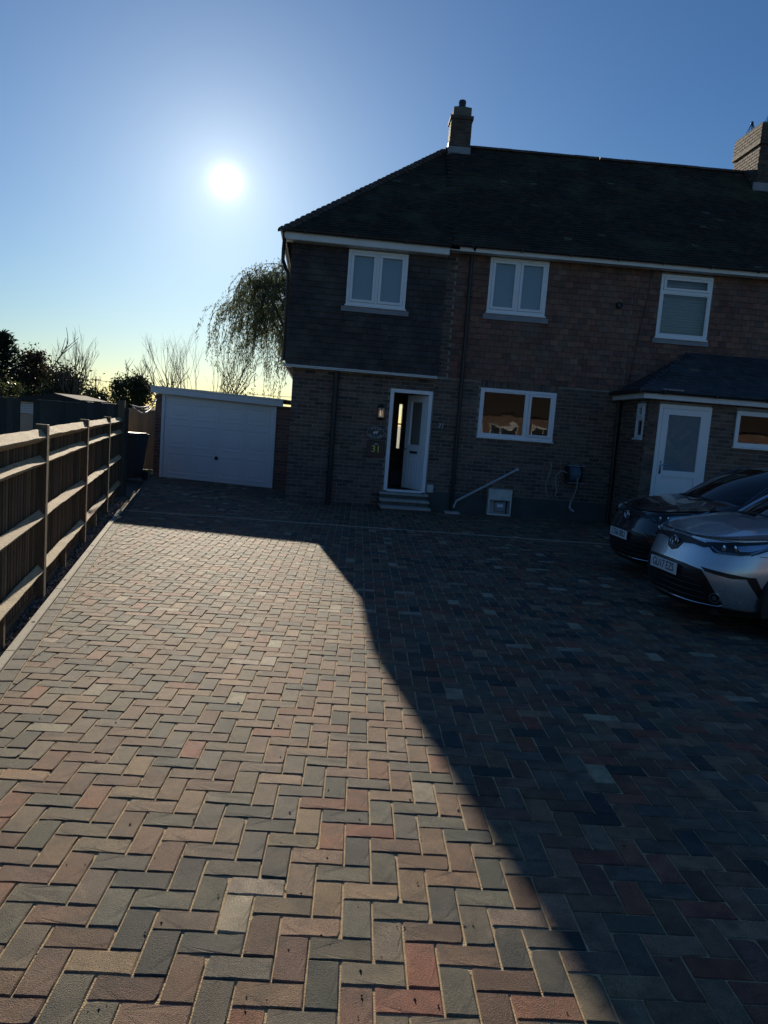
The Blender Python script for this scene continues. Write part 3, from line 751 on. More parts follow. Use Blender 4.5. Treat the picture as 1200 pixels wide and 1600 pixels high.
b.build('door_panel', 'upvc', door, root=h31)
b = MB(TD); b.quad((.15, 0, 1.30), (.54, 0, 1.30), (.54, 0, 2.17), (.15, 0, 2.17)); b.build('door_glass', 'glass_frost', door, root=h31)
b = MB(TD); b.box(.20, .46, .018, .032, 1.12, 1.17, bev=.003); b.build('letter_box', 'black_plastic', door, root=h31)
b = MB(TD); b.tube([(.63, .02, 1.2), (.63, .06, 1.2), (.53, .06, 1.2)], .011, 8); b.build('handle', 'chrome', door, root=h31)
# steps
for (z0, z1, y0) in ((-.05, .10, -.62), (.101, .215, -.34), (.216, .33, -.12)):
    b = MB(FL); b.box(1.88, 2.83, y0, -.013, z0, z1 - .045); o = b.build('riser', 'brick_obj', h31); o.color = (.10, .085, .07, 1)
    b = MB(FL); b.box(1.86, 2.85, y0 - .025, -.013, z1 - .044, z1, bev=.006); b.build('step', 'concrete', h31)
# pipes
def pipe(root, T, pts, r=.034, m='black_plastic', name='downpipe', clips=()):
    b = MB(T); b.tube(pts, r, 10)
    for z, x, y in clips: b.box(x - r * 1.5, x + r * 1.5, y - r * 1.2, y + r * 1.7, z - .012, z + .012)
    return b.build(name, m, root, smooth=False)
pipe(h31, FL, [(.85, -.075, 2.62), (.85, -.07, 0.0)], .052, clips=((2.3, .85, -.07), (1.0, .85, -.07)))
pipe(h31, FM, [(.13, -.07, 5.07), (.15, -.07, .03)], .036, clips=((4.3, .133, -.07), (2.75, .14, -.07), (1.35, .145, -.07)))
b = MB(FM); b.box(.0, .30, -.32, -.03, -.04, .035, bev=.01); b.build('gully', 'concrete', h31)
pipe(h31, FM, [(1.44, .0, .97), (1.42, -.05, .965), (.24, -.06, .24), (.19, -.07, .10)], .026, 'grey_pipe', 'waste_pipe')
b = MB(FM); b.lathe([(.034, -.03), (.036, .02)], 1.43, -.03, .967, 12, 'y'); b.lathe([(.03, -.02), (.03, .02)], .72, -.06, .535, 10, 'x'); b.build('pipe_collar', 'grey_pipe', h31)
pipe(h31, FL, [(-.30, -.36, 5.09), (-.30, -.30, 4.95), (-.31, -.22, 4.80), (-.31, -.20, 4.62), (-.25, -.12, 4.48), (-.2, -.08, 4.40), (-.19, -.05, 2.75)], .036)
# fascias and gutters
b = MB(FL); b.box(-.27, 2.83, -.405, -.38, 4.97, 5.10); b.build('fascia', 'white_paint', h31)
b = MB(FL); b.box(-.27, 2.83, -.38, -.15, 4.965, 4.985); b.build('eaves_soffit', 'white_paint', h31)
b = MB(FL); b.box(-.295, -.27, -.40, 6.8, 4.99, 5.10); b.build('side_fascia', 'white_paint', h31)
b = MB(FM)
b.box(-.14, .12, -.285, -.26, 5.09, 5.17); b.box(.17, H31_S1, -.285, -.26, 5.09, 5.17); b.build('fascia', 'white_paint', h31)
b = MB(FM); b.box(-.39, H31_S1, -.26, -.0, 5.10, 5.12); b.build('eaves_soffit', 'white_paint', h31)
def gutter(root, T, s0, s1, y, z, r=.05):
    n = 7; vs, fs = [], []
    for k in range(n):
        a = math.pi + math.pi * k / (n - 1); 
        vs += [(s0, y + r * math.cos(a), z + r * math.sin(a)), (s1, y + r * math.cos(a), z + r * math.sin(a))]
    for k in range(n - 1): fs.append((2 * k, 2 * k + 1, 2 * k + 3, 2 * k + 2))
    b = MB(T); b.add(vs, fs)
    x = s0 + .4
    while x < s1: b.box(x - .012, x + .012, y - r - .006, y + r + .006, z - r - .008, z + .012); x += .95
    return b.build('gutter', 'black_plastic', root)
gutter(h31, FL, -.32, 2.83, -.455, 5.135, .045); gutter(h31, FM, -.30, H31_S1, -.335, 5.20, .042)
b = MB(FL); b.tube([(-.34, -.5, 5.13), (-.34, 2, 5.13), (-.34, 6.6, 5.13)], .045, 8); b.build('gutter', 'black_plastic', h31)

# roofs: main slope up to the ridge, wing slope and hip
def M3(T, x, y, z): return T @ Vector((x, y, z))
apexL = M3(FM, -.24, 3.5, 8.20); 
ridge_z = 8.31
cL = M3(FL, -.33, -.42, 5.11); cR = M3(FL, 2.86, -.42, 5.11); e0 = M3(FM, -.36, -.30, 5.18); rA = M3(FM, -.20, 3.5, ridge_z)
def slope_frame(p0, p1, p2):
    E = (p1 - p0).normalized(); v = p2 - p0; Up = (v - E * v.dot(E)).normalized(); return p0, E, Up
def to2(p, O, E, Up): d = p - O; return (d.dot(E), d.dot(Up))
roof_m = MB()
# wing front slope
O, E, Up = slope_frame(cL, cR, apexL); wing_poly = [to2(p, O, E, Up) for p in (cL, cR, apexL)]
wing_poly = [(wing_poly[0][0], -.02), (wing_poly[1][0], -.02), (wing_poly[2][0] + .02, wing_poly[2][1])]
roof_tiles(O, E, Up, wing_poly, mb=roof_m)
# main slope for this house
e1 = M3(FM, H31_S1, -.30, 5.18); r1 = M3(FM, H31_S1, 3.5, ridge_z)
O2, E2, Up2 = slope_frame(e0, e1, rA); main_poly = [to2(p, O2, E2, Up2) for p in (e0, e1, r1, rA)]
roof_tiles(O2, E2, Up2, main_poly, mb=roof_m)
cB = M3(FL, -.33, 7.2, 5.11); rearE = M3(FM, -.36, 7.3, 5.18); rear1 = M3(FM, H31_S1, 7.3, 5.18)
# hip end slope
hip_root = M3(FL, 3.0, 3.7, 8.15)
O3, E3, Up3 = slope_frame(cB, cL, apexL); roof_tiles(O3, E3, Up3, [to2(p, O3, E3, Up3) for p in (cB, cL, apexL)], mb=roof_m)
o = roof_m.build('roof_tiles', 'roof_tile', h31); o['kind'] = 'stuff'
b = MB()
Z = Vector((0, 0, -.012))
for poly in ((cL, cR, apexL), (e0, e1, r1, rA), (cR, e0, rA, apexL), (cB, cL, apexL), (apexL, rA, rearE, cB), (rA, r1, rear1, rearE)):
    b.add([tuple(p + Z) for p in poly], [tuple(range(len(poly)))])
roof = b.build('roof', 'roof_under', h31)
# hip tiles stepping up the edge, ridge tiles
hm = bpy.data.meshes.new('hip_tile'); ht = MB()
vs, fs = [], []
for k in range(7):
    a = math.pi * k / 6; r0, r1_ = .115, .085
    vs += [(-.02, r0 * math.cos(a), r0 * math.sin(a) * .75), (.21, r1_ * math.cos(a), r1_ * math.sin(a) * .75 - .025)]
for k in range(6): fs.append((2 * k, 2 * k + 1, 2 * k + 3, 2 * k + 2))
fs.append(tuple(2 * k for k in range(7)))
hm.from_pydata(vs, [], fs); hm.materials.append(MATS['tile_obj'])
rm = bpy.data.meshes.new('ridge_tile'); vs, fs = [], []
for k in range(7):
    a = math.pi * k / 6; vs += [(0, .11 * math.cos(a), .075 * math.sin(a)), (.296, .11 * math.cos(a), .075 * math.sin(a))]
for k in range(6): fs.append((2 * k, 2 * k + 1, 2 * k + 3, 2 * k + 2))
fs += [tuple(2 * k for k in range(7)), tuple(2 * k + 1 for k in range(6, -1, -1))]
rm.from_pydata(vs, [], fs); rm.materials.append(MATS['tile_obj'])
def run_of_tiles(name, a, c, step, root):
    d = (c - a); n = int(d.length / step); dn = d.normalized()
    q = Matrix((( *dn, ),)).to_3x3() if False else dn.to_track_quat('X', 'Z').to_matrix().to_4x4()
    for k in range(n + 1):
        M = Matrix.Translation(a + dn * (k * step) + Vector((0, 0, random.uniform(-.004, .004)))) @ q @ Matrix.Rotation(random.uniform(-.03, .03), 4, 'X')
        piece(name, hm if name == 'hip_tile' else rm, root, M, jit((.075, .055, .045), .2))
run_of_tiles('hip_tile', cL + Vector((0, 0, -.01)), apexL + Vector((0, 0, .0)), .165, h31)
run_of_tiles('ridge_tile', rA + Vector((0, 0, -.02)), M3(FM, H31_S1 - .1, 3.5, ridge_z - .02), .30, h31)
# chimney at the ridge end
def chimney(root, T, s0, s1, y0, y1, z0, z1, bands, nbr):
    b = MB(T); b.box(s0, s1, y0, y1, z0, z1); ch = b.build('chimney', 'dark_mortar', root)
    Hc = House(root)
    for (za, zb, ex) in bands:
        b = MB(T); b.box(s0 - ex, s1 + ex, y0 - ex, y1 + ex, za, zb); o = b.build('corbel', 'dark_mortar' if zb - za > .1 else 'brick_obj', ch, root=root); o.color = (.07, .05, .042, 1)
        if zb - za > .1:
            for (TT, ln) in ((T @ Matrix.Translation((s0 - ex, y0 - ex, 0)), s1 - s0 + 2 * ex), (T @ Matrix.Translation((s0 - ex, y1 + ex, 0)) @ Matrix.Rotation(-math.pi / 2, 4, 'Z'), y1 - y0 + 2 * ex)):
                Hc.bricks(TT, 0, ln, za, zb, pal=[(.07, .048, .038), (.055, .04, .035), (.09, .06, .043)], )
    mb = MB()
    for (TT, ln) in ((T @ Matrix.Translation((s0, y0, 0)), s1 - s0), (T @ Matrix.Translation((s0, y1, 0)) @ Matrix.Rotation(-math.pi / 2, 4, 'Z'), y1 - y0), (T @ Matrix.Translation((s1, y0, 0)) @ Matrix.Rotation(math.pi / 2, 4, 'Z'), y1 - y0)):
        Hc.bricks(TT, 0, ln, z0, z1, pal=[(.07, .048, .038), (.055, .04, .035), (.09, .06, .043)], )
    for (TT, a, c, zz0, zz1, y, cc) in Hc.br:
        mb.T = TT @ Matrix.Translation((a, y, zz0)) @ Matrix.Diagonal((c - a, .03, zz1 - zz0, 1)); mb.add([tuple(v.co) for v in ubm.vertices], [tuple(p.vertices) for p in ubm.polygons], cc)
    o = mb.build('chimney_bricks', 'brick_pc', ch, root=root); o['kind'] = 'stuff'
    return ch
ch = chimney(h31, FM, -.20, .27, 3.2, 3.7, 7.6, 8.86, ((8.82, 8.90, .035),), 0)
b = MB(FM); b.box(-.17, .25, 3.23, 3.67, 8.90, 9.10); b.add([(-.17, 3.23, 9.10), (.25, 3.23, 9.10), (.25, 3.67, 9.10), (-.17, 3.67, 9.10), (-.05, 3.36, 9.17), (.13, 3.36, 9.17), (.13, 3.54, 9.17), (-.05, 3.54, 9.17)],
      [(0, 1, 5, 4), (1, 2, 6, 5), (2, 3, 7, 6), (3, 0, 4, 7), (4, 5, 6, 7)]); b.build('chimney_cap', 'dark_mortar', ch, root=h31)
b = MB(FM); b.lathe([(.085, 9.12), (.08, 9.20), (.088, 9.30), (.075, 9.33), (.05, 9.34)], .04, 3.45, 0, 14); b.build('chimney_pot', 'black_plastic', ch, root=h31)
b = MB(FM); b.box(-.22, .29, 3.16, 3.20, 8.02, 8.20); b.box(-.235, -.2, 3.17, 3.7, 8.02, 8.30); b.build('flashing', 'lead', ch, root=h31)
H.finish()

# ---- adjoining house with porch
nb = thing('house', 'adjoining brick house with slate porch roof and closed white glazed door', 'house', FM @ Matrix.Translation((H31_S1, 0, 0)))
N = House(nb)
FPf = FM @ Matrix.Translation((H31_S1, -1.5, 0))
NS1 = 10.5
NW = (3.93, 4.97, 3.82, 5.04)
N.wall(FM, H31_S1 + .002, NS1, -.1, 5.15, [NW]); N.bricks(FM, H31_S1 + .004, H31_S1 + .3, .0, 2.70)
N.hung(FM, H31_S1 + .002, NS1, 2.69, 5.14, [NW[:2] + (NW[2] - .08, NW[3])], y=-.001)
w = window(nb, FM, *NW, [(NW[0] + .055, NW[1] - .055, 4.73, NW[3] - .055, True), (NW[0] + .055, NW[1] - .055, NW[2] + .055, 4.68, False)], y=-.02)
mullion(nb, w, FM, 4.705, 0, 0, -.02, horiz=(NW[0] + .055, NW[1] - .055))
for k in range(21):
    b = MB(FM @ Matrix.Translation((0, .10, NW[2] + .05 + k * .055)) @ Matrix.Rotation(R(25), 4, 'X')); b.box(NW[0] + .02, NW[1] - .02, -.024, .024, -.0012, .0012); b.build('blind_slat', 'blind', nb)
b = MB(FM); b.box(NW[0] - .06, NW[1] + .06, .2, .21, NW[2] - .1, NW[3] + .1); b.build('curtain', 'blind', nb)
b = MB(FM); b.box(NW[0] - .05, NW[1] + .05, -.05, -.0, NW[2] - .12, NW[2] - .034); b.build('lead_apron', 'lead', nb)
# porch walls (front frame FPf, side frame runs back to the house)
PD = (.19, 1.16, .25, 2.43); PWIN = (1.63, 3.25, 1.76, 2.41); PSW = (.28, .62, 1.78, 2.42)
N.wall(FPf, 0, 7.0, -.1, 2.62, [PD, PWIN]); N.bricks(FPf, 0, 7.0, 0, 2.6, [PD, PWIN])
FS = FM @ Matrix.Translation((H31_S1, 0, 0)) @ Matrix.Rotation(-math.pi / 2, 4, 'Z')   # x runs from the house wall out to the porch corner
SW = (1.0, 1.36, 1.78, 2.43)
N.wall(FS, 0.01, 1.30 + .2, -.1, 2.62, [SW], y=.0); N.bricks(FS, 0.01, 1.5, 0, 2.6, [SW])
w = window(nb, FS, *SW, [(SW[0] + .04, SW[1] - .04, 2.17, SW[3] - .04, True), (SW[0] + .04, SW[1] - .04, SW[2] + .04, 2.13, False)], y=-.012, fw=.04)
mullion(nb, w, FS, 2.15, 0, 0, -.012, horiz=(SW[0] + .04, SW[1] - .04))
w = window(nb, FPf, *PWIN, [(PWIN[0] + .055, 2.4, PWIN[2] + .055, PWIN[3] - .055, False), (2.455, PWIN[1] - .055, PWIN[2] + .055, PWIN[3] - .055, True)], y=-.01)
mullion(nb, w, FPf, 2.4275, PWIN[2] + .055, PWIN[3] - .055, -.01)
b = MB(FPf); d0, d1 = -.025, .07
b.box(PD[0], PD[0] + .07, d0, d1, PD[2], PD[3], bev=.004); b.box(PD[1] - .07, PD[1], d0, d1, PD[2], PD[3], bev=.004); b.box(PD[0] + .07, PD[1] - .07, d0 + .001, d1 - .001, PD[3] - .07, PD[3]); b.build('door_frame', 'upvc', nb)
b = MB(FPf); l0, l1 = PD[0] + .074, PD[1] - .074
b.box(l0, l0 + .11, -.03, .03, PD[2] + .03, PD[3] - .074, bev=.005); b.box(l1 - .11, l1, -.03, .03, PD[2] + .03, PD[3] - .074, bev=.005)
b.box(l0 + .11, l1 - .11, -.029, .029, PD[3] - .184, PD[3] - .0745); b.box(l0 + .11, l1 - .11, -.029, .029, 1.12, 1.23); b.box(l0 + .11, l1 - .11, -.029, .029, PD[2] + .03, PD[2] + .2)
dr = b.build('door', 'upvc', nb)
b = MB(FPf); b.box(l0 + .11, l1 - .11, -.012, .012, PD[2] + .2, 1.12); b.build('door_panel', 'upvc', dr, root=nb)
b = MB(FPf); b.quad((l0 + .11, 0, 1.23), (l1 - .11, 0, 1.23), (l1 - .11, 0, PD[3] - .184), (l0 + .11, 0, PD[3] - .184)); b.build('door_glass', 'glass_frost', dr, root=nb)
b = MB(FPf); b.tube([(l0 + .055, -.03, 1.33), (l0 + .055, -.07, 1.33), (l0 + .17, -.07, 1.335)], .011, 8); b.box(l0 + .035, l0 + .075, -.036, -.028, 1.16, 1.40); b.build('handle', 'chrome', dr, root=nb)
b = MB(FPf); b.box(.12, 6.9, .9, 1.0, -.05, 2.6); b.build('unlit_inner_wall', 'cloth_dark', nb)  # near-black wall colour stands in for the unlit porch interior
# porch eaves and slate roof
pe0 = M3(FPf, -.24, -.24, 2.62); pe1 = M3(FPf, 7.2, -.24, 2.62); pt0 = M3(FPf, 1.28, 1.49, 3.56); pt1 = M3(FPf, 7.2, 1.49, 3.56); pes = M3(FPf, -.24, 1.49, 2.62)
SL = [(.045, .055, .065), (.055, .062, .07), (.04, .047, .055)]
pr = MB(); O, E, Up = slope_frame(pe0, pe1, pt0); roof_tiles(O, E, Up, [to2(p, O, E, Up) for p in (pe0, pe1, pt1, pt0)], .13, .2, SL, pr, .012)
O, E, Up = slope_frame(pes, pe0, pt0); roof_tiles(O, E, Up, [to2(p, O, E, Up) for p in (pes, pe0, pt0)], .13, .2, SL, pr, .012)
o = pr.build('porch_slates', 'slate', nb); o['kind'] = 'stuff'
b = MB()
for poly in ((pe0, pe1, pt1, pt0), (pes, pe0, pt0)): b.add([tuple(p + Z) for p in poly], [tuple(range(len(poly)))])
b.build('porch_roof', 'roof_under', nb)
b = MB(FPf); b.box(-.20, 7.2, -.225, -.2, 2.50, 2.60); b.box(-.2, -.175, -.2, 1.49, 2.50, 2.60); b.build('porch_fascia', 'white_paint', nb)
b = MB(FPf); b.box(-.175, 7.2, -.2, .0, 2.505, 2.525); b.box(-.175, .0, .0, 1.49, 2.505, 2.525); b.build('porch_soffit', 'white_paint', nb)
gutter(nb, FPf, -.26, 7.2, -.27, 2.635, .045)
b = MB(FPf); b.tube([(-.27, -.27, 2.63), (-.27, 1.4, 2.63)], .04, 8); b.build('gutter', 'black_plastic', nb)
b = MB(FPf); b.box(.12, .5, -.26, -.2, 2.665, 2.69); b.build('flashing', 'lead', nb)
pipe(nb, FM, [(H31_S1 - .08, -.08, 2.64), (H31_S1 - .06, -.09, .02)], .04, clips=((2.0, H31_S1 - .075, -.085), (.8, H31_S1 - .065, -.09)))
b = MB(FM); b.lathe([(.062, -.005), (.062, -.07), (.05, -.09), (.05, -.06)], 3.13, -.03, 4.36, 16, 'y'); b.build('flue_terminal', 'black_plastic', h31)
b = MB(FM); b.box(H31_S1, NS1, -.285, -.26, 5.09, 5.17); b.build('fascia', 'white_paint', nb)
b = MB(FM); b.box(H31_S1, NS1, -.26, -.0, 5.10, 5.12); b.build('eaves_soffit', 'white_paint', nb)
gutter(nb, FM, H31_S1, NS1, -.335, 5.20, .042)
nr = MB(); e2 = M3(FM, NS1, -.30, 5.18); r2 = M3(FM, NS1, 3.5, ridge_z); rear2 = M3(FM, NS1, 7.3, 5.18)
nx0 = main_poly[0][0]
roof_tiles(O2, E2, Up2, [(nx0, 0)] and [to2(p, O2, E2, Up2) for p in (e1, e2, r2, r1)], mb=nr, a0=main_poly[0][0])
o = nr.build('roof_tiles', 'roof_tile', nb); o['kind'] = 'stuff'
b = MB()
for poly in ((e1, e2, r2, r1), (r1, r2, rear2, rear1)): b.add([tuple(p + Z) for p in poly], [tuple(range(len(poly)))])
b.build('roof', 'roof_under', nb)
run_of_tiles('ridge_tile', M3(FM, H31_S1, 3.5, ridge_z - .02), M3(FM, 8.5, 3.5, ridge_z - .02), .30, nb)
b = MB(FM); b.box(H31_S1, NS1, 7.0, 7.2, -.1, 5.1); b.box(NS1 - .2, NS1, .2, 7.0, -.1, 5.1); b.add([(NS1 - .1, -.3, 5.1), (NS1 - .1, 7.3, 5.1), (NS1 - .1, 3.5, 8.3)], [(0, 1, 2)]); b.build('rear_wall', 'mortar', nb)
ch2 = chimney(nb, FM, 6.92, 8.2, 2.75, 4.0, 7.4, 9.20, ((8.72, 8.79, .05), (8.79, 9.20, .03)), 0)
b = MB(FM); b.box(6.84, 8.3, 2.70, 2.75, 7.62, 7.86); b.build('flashing', 'lead', ch2, root=nb)
for (s, y, z) in ((7.10, 3.7, 9.20), (7.16, 2.95, 9.20)):
    b = MB(FM)
    for k in range(10):
        a = 2 * math.pi * k / 10; b.tube([(s + .15 * math.cos(a), y + .15 * math.sin(a), z), (s + .02 * math.cos(a), y + .02 * math.sin(a), z + .33)], .006, 5)
    b.lathe([(.03, z + .30), (.035, z + .34), (.02, z + .38)], s, y, 0, 8)
    b.build('wire_guard', 'black_plastic', ch2, root=nb)
# cable clipped to the wall
b = MB(FM); pts = [(3.72, -.04, 5.1), (3.70, -.035, 4.6), (3.60, -.035, 3.9), (3.52, -.035, 3.0), (3.46, -.035, 2.6)]; b.tube(pts, .007, 5); b.build('cable', 'black_plastic', nb)
N.finish(150, 290)

# ------------------------------------------------------------------ things on the house walls
lt = thing('wall_lantern', 'small black lantern with pale glass on the wall beside the open door', 'lantern', FL @ Matrix.Translation((1.78, -.10, 1.89)))
b = MB(FL); b.box(1.75, 1.81, -.03, -.012, 1.80, 2.02, bev=.004); b.tube([(1.78, -.02, 2.0), (1.78, -.10, 2.06)], .01, 6); b.build('bracket', 'black_plastic', lt)
b = MB(FL); b.lathe([(.012, 2.07), (.02, 2.055), (.085, 2.0), (.09, 1.985)], 1.78, -.10, 0, 8); b.build('lantern_roof', 'black_plastic', lt)
b = MB(FL); b.lathe([(.085, 1.80), (.07, 1.775), (.02, 1.75)], 1.78, -.10, 0, 8); b.build('lantern_base', 'black_plastic', lt)
b = MB(FL)
for k in range(6):
    a = 2 * math.pi * (k + .5) / 6; b.tube([(1.78 + .078 * math.cos(a), -.10 + .078 * math.sin(a), 1.79), (1.78 + .078 * math.cos(a), -.10 + .078 * math.sin(a), 2.0)], .007, 5)
b.build('lantern_bars', 'black_plastic', lt)
b = MB(FL); b.lathe([(.068, 1.80), (.068, 1.985)], 1.78, -.10, 0, 12); b.build('lantern_glass', 'lantern_glass', lt)
b = MB(FL); b.lathe([(.02, 1.82), (.03, 1.88), (.018, 1.94)], 1.78, -.10, 0, 10); b.build('bulb', 'bulb', lt)

RX = Matrix.Rotation(R(90), 4, 'X')  # text facing out of the wall
ov = thing('oval_plaque', 'dark oval plaque with an animal and lettering above the number sign', 'plaque', FL @ Matrix.Translation((1.705, -.03, 1.49)))
b = MB(FL); poly = [(1.705 + .18 * math.cos(t), 1.49 + .125 * math.sin(t)) for t in np.linspace(0, 2 * math.pi, 32, endpoint=False)]
b.prism(poly, 'y', -.034, -.014); b.build('board', 'sign_green', ov)
b = MB(FL); b.tube([(1.705 + .172 * math.cos(t), -.036, 1.49 + .117 * math.sin(t)) for t in np.linspace(0, 2 * math.pi, 33)], .003, 5); b.build('rim', 'sign_white', ov)
for s, top in (('VILLA', True), ('COTTAGE', False)):
    n = len(s); span = 1.5 if top else 2.5
    for k, chh in enumerate(s):
        t = (k + .5) / n - .5; a = (math.pi / 2 - t * span) if top else (-math.pi / 2 + t * span)
        x, z = 1.705 + .135 * math.cos(a), 1.49 + .088 * math.sin(a); rot = (a - math.pi / 2) if top else (a + math.pi / 2)
        text('letter', chh, .052, FL @ Matrix.Translation((x, -.036, z)) @ RX @ Matrix.Rotation(rot, 4, 'Z'), 'sign_white', ov, .0015)
b = MB(FL); sh = [(1.655, 1.47), (1.66, 1.51), (1.70, 1.52), (1.73, 1.518), (1.745, 1.535), (1.765, 1.52), (1.752, 1.50), (1.742, 1.495), (1.74, 1.455), (1.73, 1.455), (1.728, 1.485), (1.69, 1.482), (1.684, 1.452), (1.674, 1.452), (1.672, 1.48)]
b.prism(sh[::-1], 'y', -.0375, -.033); b.build('animal_figure', 'sign_white', ov)
sq = thing('number_plaque', 'square black house plaque with yellow number 31 left of the open door', 'plaque', FL @ Matrix.Translation((1.735, -.03, 1.17)))
b = MB(FL); b.box(1.55, 1.92, -.034, -.014, 1.01, 1.335, bev=.005); b.build('board', 'sign_black', sq)
text('number', '31', .19, FL @ Matrix.Translation((1.735, -.037, 1.165)) @ RX, 'sign_yellow', sq, .002)
b = MB(FL); b.box(1.70, 1.765, -.038, -.034, 1.262, 1.276); b.build('mark', 'sign_white', sq)
n31 = thing('house_number', 'small pale metal number 31 on the brick pier right of the door', 'number', FM @ Matrix.Translation((-.2, -.02, 1.73)))
text('numeral', '31', .13, FM @ Matrix.Translation((-.2, -.016, 1.73)) @ RX, 'sign_white', n31, .004, shear=.25)
sk = thing('outlet_box', 'small pale square box low on the wall right of the steps', 'box', FM @ Matrix.Translation((-.31, -.02, .40)))
b = MB(FM); b.box(-.375, -.245, -.06, -.011, .37, .53, bev=.008); b.build('box_body', 'meter_white', sk)
b = MB(FM); b.box(-.36, -.26, -.065, -.06, .385, .515, bev=.002); b.build('box_lid', 'meter_white', sk)

mt = thing('meter_box', 'white utility meter box with open front standing against the wall', 'meter box', FM @ Matrix.Translation((1.1, 0, .05)))
b = MB(FM)
b.box(.87, 1.34, -.20, -.012, .02, .06); b.box(.87, .90, -.2, -.012, .06, .52); b.box(1.31, 1.34, -.2, -.012, .06, .52); b.box(.90, 1.31, -.04, -.0125, .06, .52); b.box(.87, 1.34, -.2, -.012, .521, .55)
b.build('case', 'meter_white', mt)
b = MB(FM); b.box(.90, 1.31, -.2, -.18, .33, .52, bev=.004); b.build('flap', 'meter_white', mt)
b = MB(FM); b.box(1.02, 1.22, -.17, -.05, .10, .29, bev=.015); b.build('meter', 'meter_grey', mt)
b = MB(FM); b.box(1.06, 1.18, -.176, -.169, .19, .25); b.build('dial', 'plate_white', mt)
b = MB(FM); b.tube([(1.16, -.11, .29), (1.16, -.11, .36), (1.26, -.11, .36), (1.26, -.11, .02)], .014, 7); b.build('gas_pipe', 'black_plastic', mt)

hr = thing('hose_reel', 'blue wall mounted hose reel with hose hanging down', 'hose reel', FM @ Matrix.Translation((2.56, -.1, .95)))
b = MB(FM); b.lathe([(.19, -.15), (.2, -.14), (.2, -.13), (.11, -.12)], 2.55, -.14 + .0, .97, 24, 'x'); b.lathe([(.11, .10), (.2, .12), (.2, .13), (.19, .14)], 2.55, -.14, .97, 24, 'x'); b.build('drum', 'black_plastic', hr)
b = MB(FM)
for k in range(9):
    xx = 2.455 + k * .024; b.tube([(xx, -.14 + .15 * math.cos(t), .97 + .15 * math.sin(t)) for t in np.linspace(0, 2 * math.pi, 21)], .0125, 6)
b.build('coiled_hose', 'hose_blue', hr)
b = MB(FM); b.tube([(2.37, -.02, 1.14), (2.37, -.32, 1.14), (2.73, -.32, 1.14), (2.73, -.02, 1.14)], .009, 6); b.tube([(2.4, -.34, .80), (2.74, -.34, .80)], .009, 6); b.tube([(2.4, -.34, .80), (2.4, -.02, .86)], .008, 6); b.build('hanger', 'metal_grey', hr)
b = MB(FM); b.tube([(2.60, -.30, .90), (2.61, -.27, .70), (2.58, -.2, .50), (2.56, -.15, .42)], .012, 6); b.build('loose_hose', 'hose_pale', hr)
b = MB(FM); b.tube([(2.56, -.15, .44), (2.545, -.14, .28), (2.60, -.15, .23), (2.64, -.16, .215)], [.014, .024, .022, .016], 8); b.build('nozzle', 'grey_pipe', hr)
b = MB(FM); b.tube([(2.40, -.2, .99), (2.30, -.16, 1.02), (2.22, -.08, .92), (2.23, -.05, .75), (2.27, -.05, .60), (2.25, -.05, .50)], .011, 6); b.build('feed_hose', 'hose_pale', hr)
tp = thing('garden_tap', 'small outdoor tap with thin hose left of the hose reel', 'tap', FM @ Matrix.Translation((2.1, -.05, 1.1)))
b = MB(FM); b.tube([(2.1, -.012, 1.12), (2.1, -.10, 1.12), (2.1, -.12, 1.07)], .013, 8); b.tube([(2.06, -.08, 1.165), (2.14, -.08, 1.165)], .008, 6); b.tube([(2.1, -.08, 1.12), (2.1, -.08, 1.165)], .008, 6); b.build('spout', 'metal_grey', tp)
b = MB(FM); b.tube([(2.1, -.12, 1.07), (2.07, -.1, .92), (2.03, -.07, .74), (2.04, -.06, .58), (2.12, -.06, .44)], .009, 6); b.build('hose', 'hose_pale', tp)

# things in the hall and on the kitchen sill
b = MB(FL); prof = [(.02, 1.50), (.08, 1.46), (.11, 1.30), (.12, 1.0), (.10, .76), (.03, .74)]
b.lathe(prof, 2.46, 1.3, 0, 14); o = b.build('coat', 'cloth_dark', smooth=True); tag(o, 'dark coat hanging inside the open doorway', 'coat')
bg_ = thing('bag', 'dark bag on the hall floor inside the doorway', 'bag', FL @ Matrix.Translation((2.33, 1.3, .34)))
b = MB(FL); b.box(2.19, 2.50, 1.1, 1.4, .345, .72, bev=.05); b.build('bag_body', 'bag_green', bg_)
b = MB(FL); b.tube([(2.24, 1.25, .71), (2.27, 1.25, .86), (2.41, 1.25, .86), (2.44, 1.25, .71)], .012, 6); b.build('bag_handle', 'cloth_dark', bg_)
for (s, hh, r, mname, lab) in ((.85, .13, .06, 'shed_beige', 'beige pot on the kitchen sill behind the wide pane'), (1.05, .22, .03, 'sign_white', 'slim pale bottle on the kitchen sill behind the glass')):
    b = MB(FM); b.lathe([(r, 1.60), (r * 1.05, 1.60 + hh * .6), (r * .5, 1.60 + hh * .75), (r * .5, 1.60 + hh)], s, .12, 0, 14); tag(b.build('pot' if r > .05 else 'bottle', mname, smooth=True), lab, 'pot' if r > .05 else 'bottle')

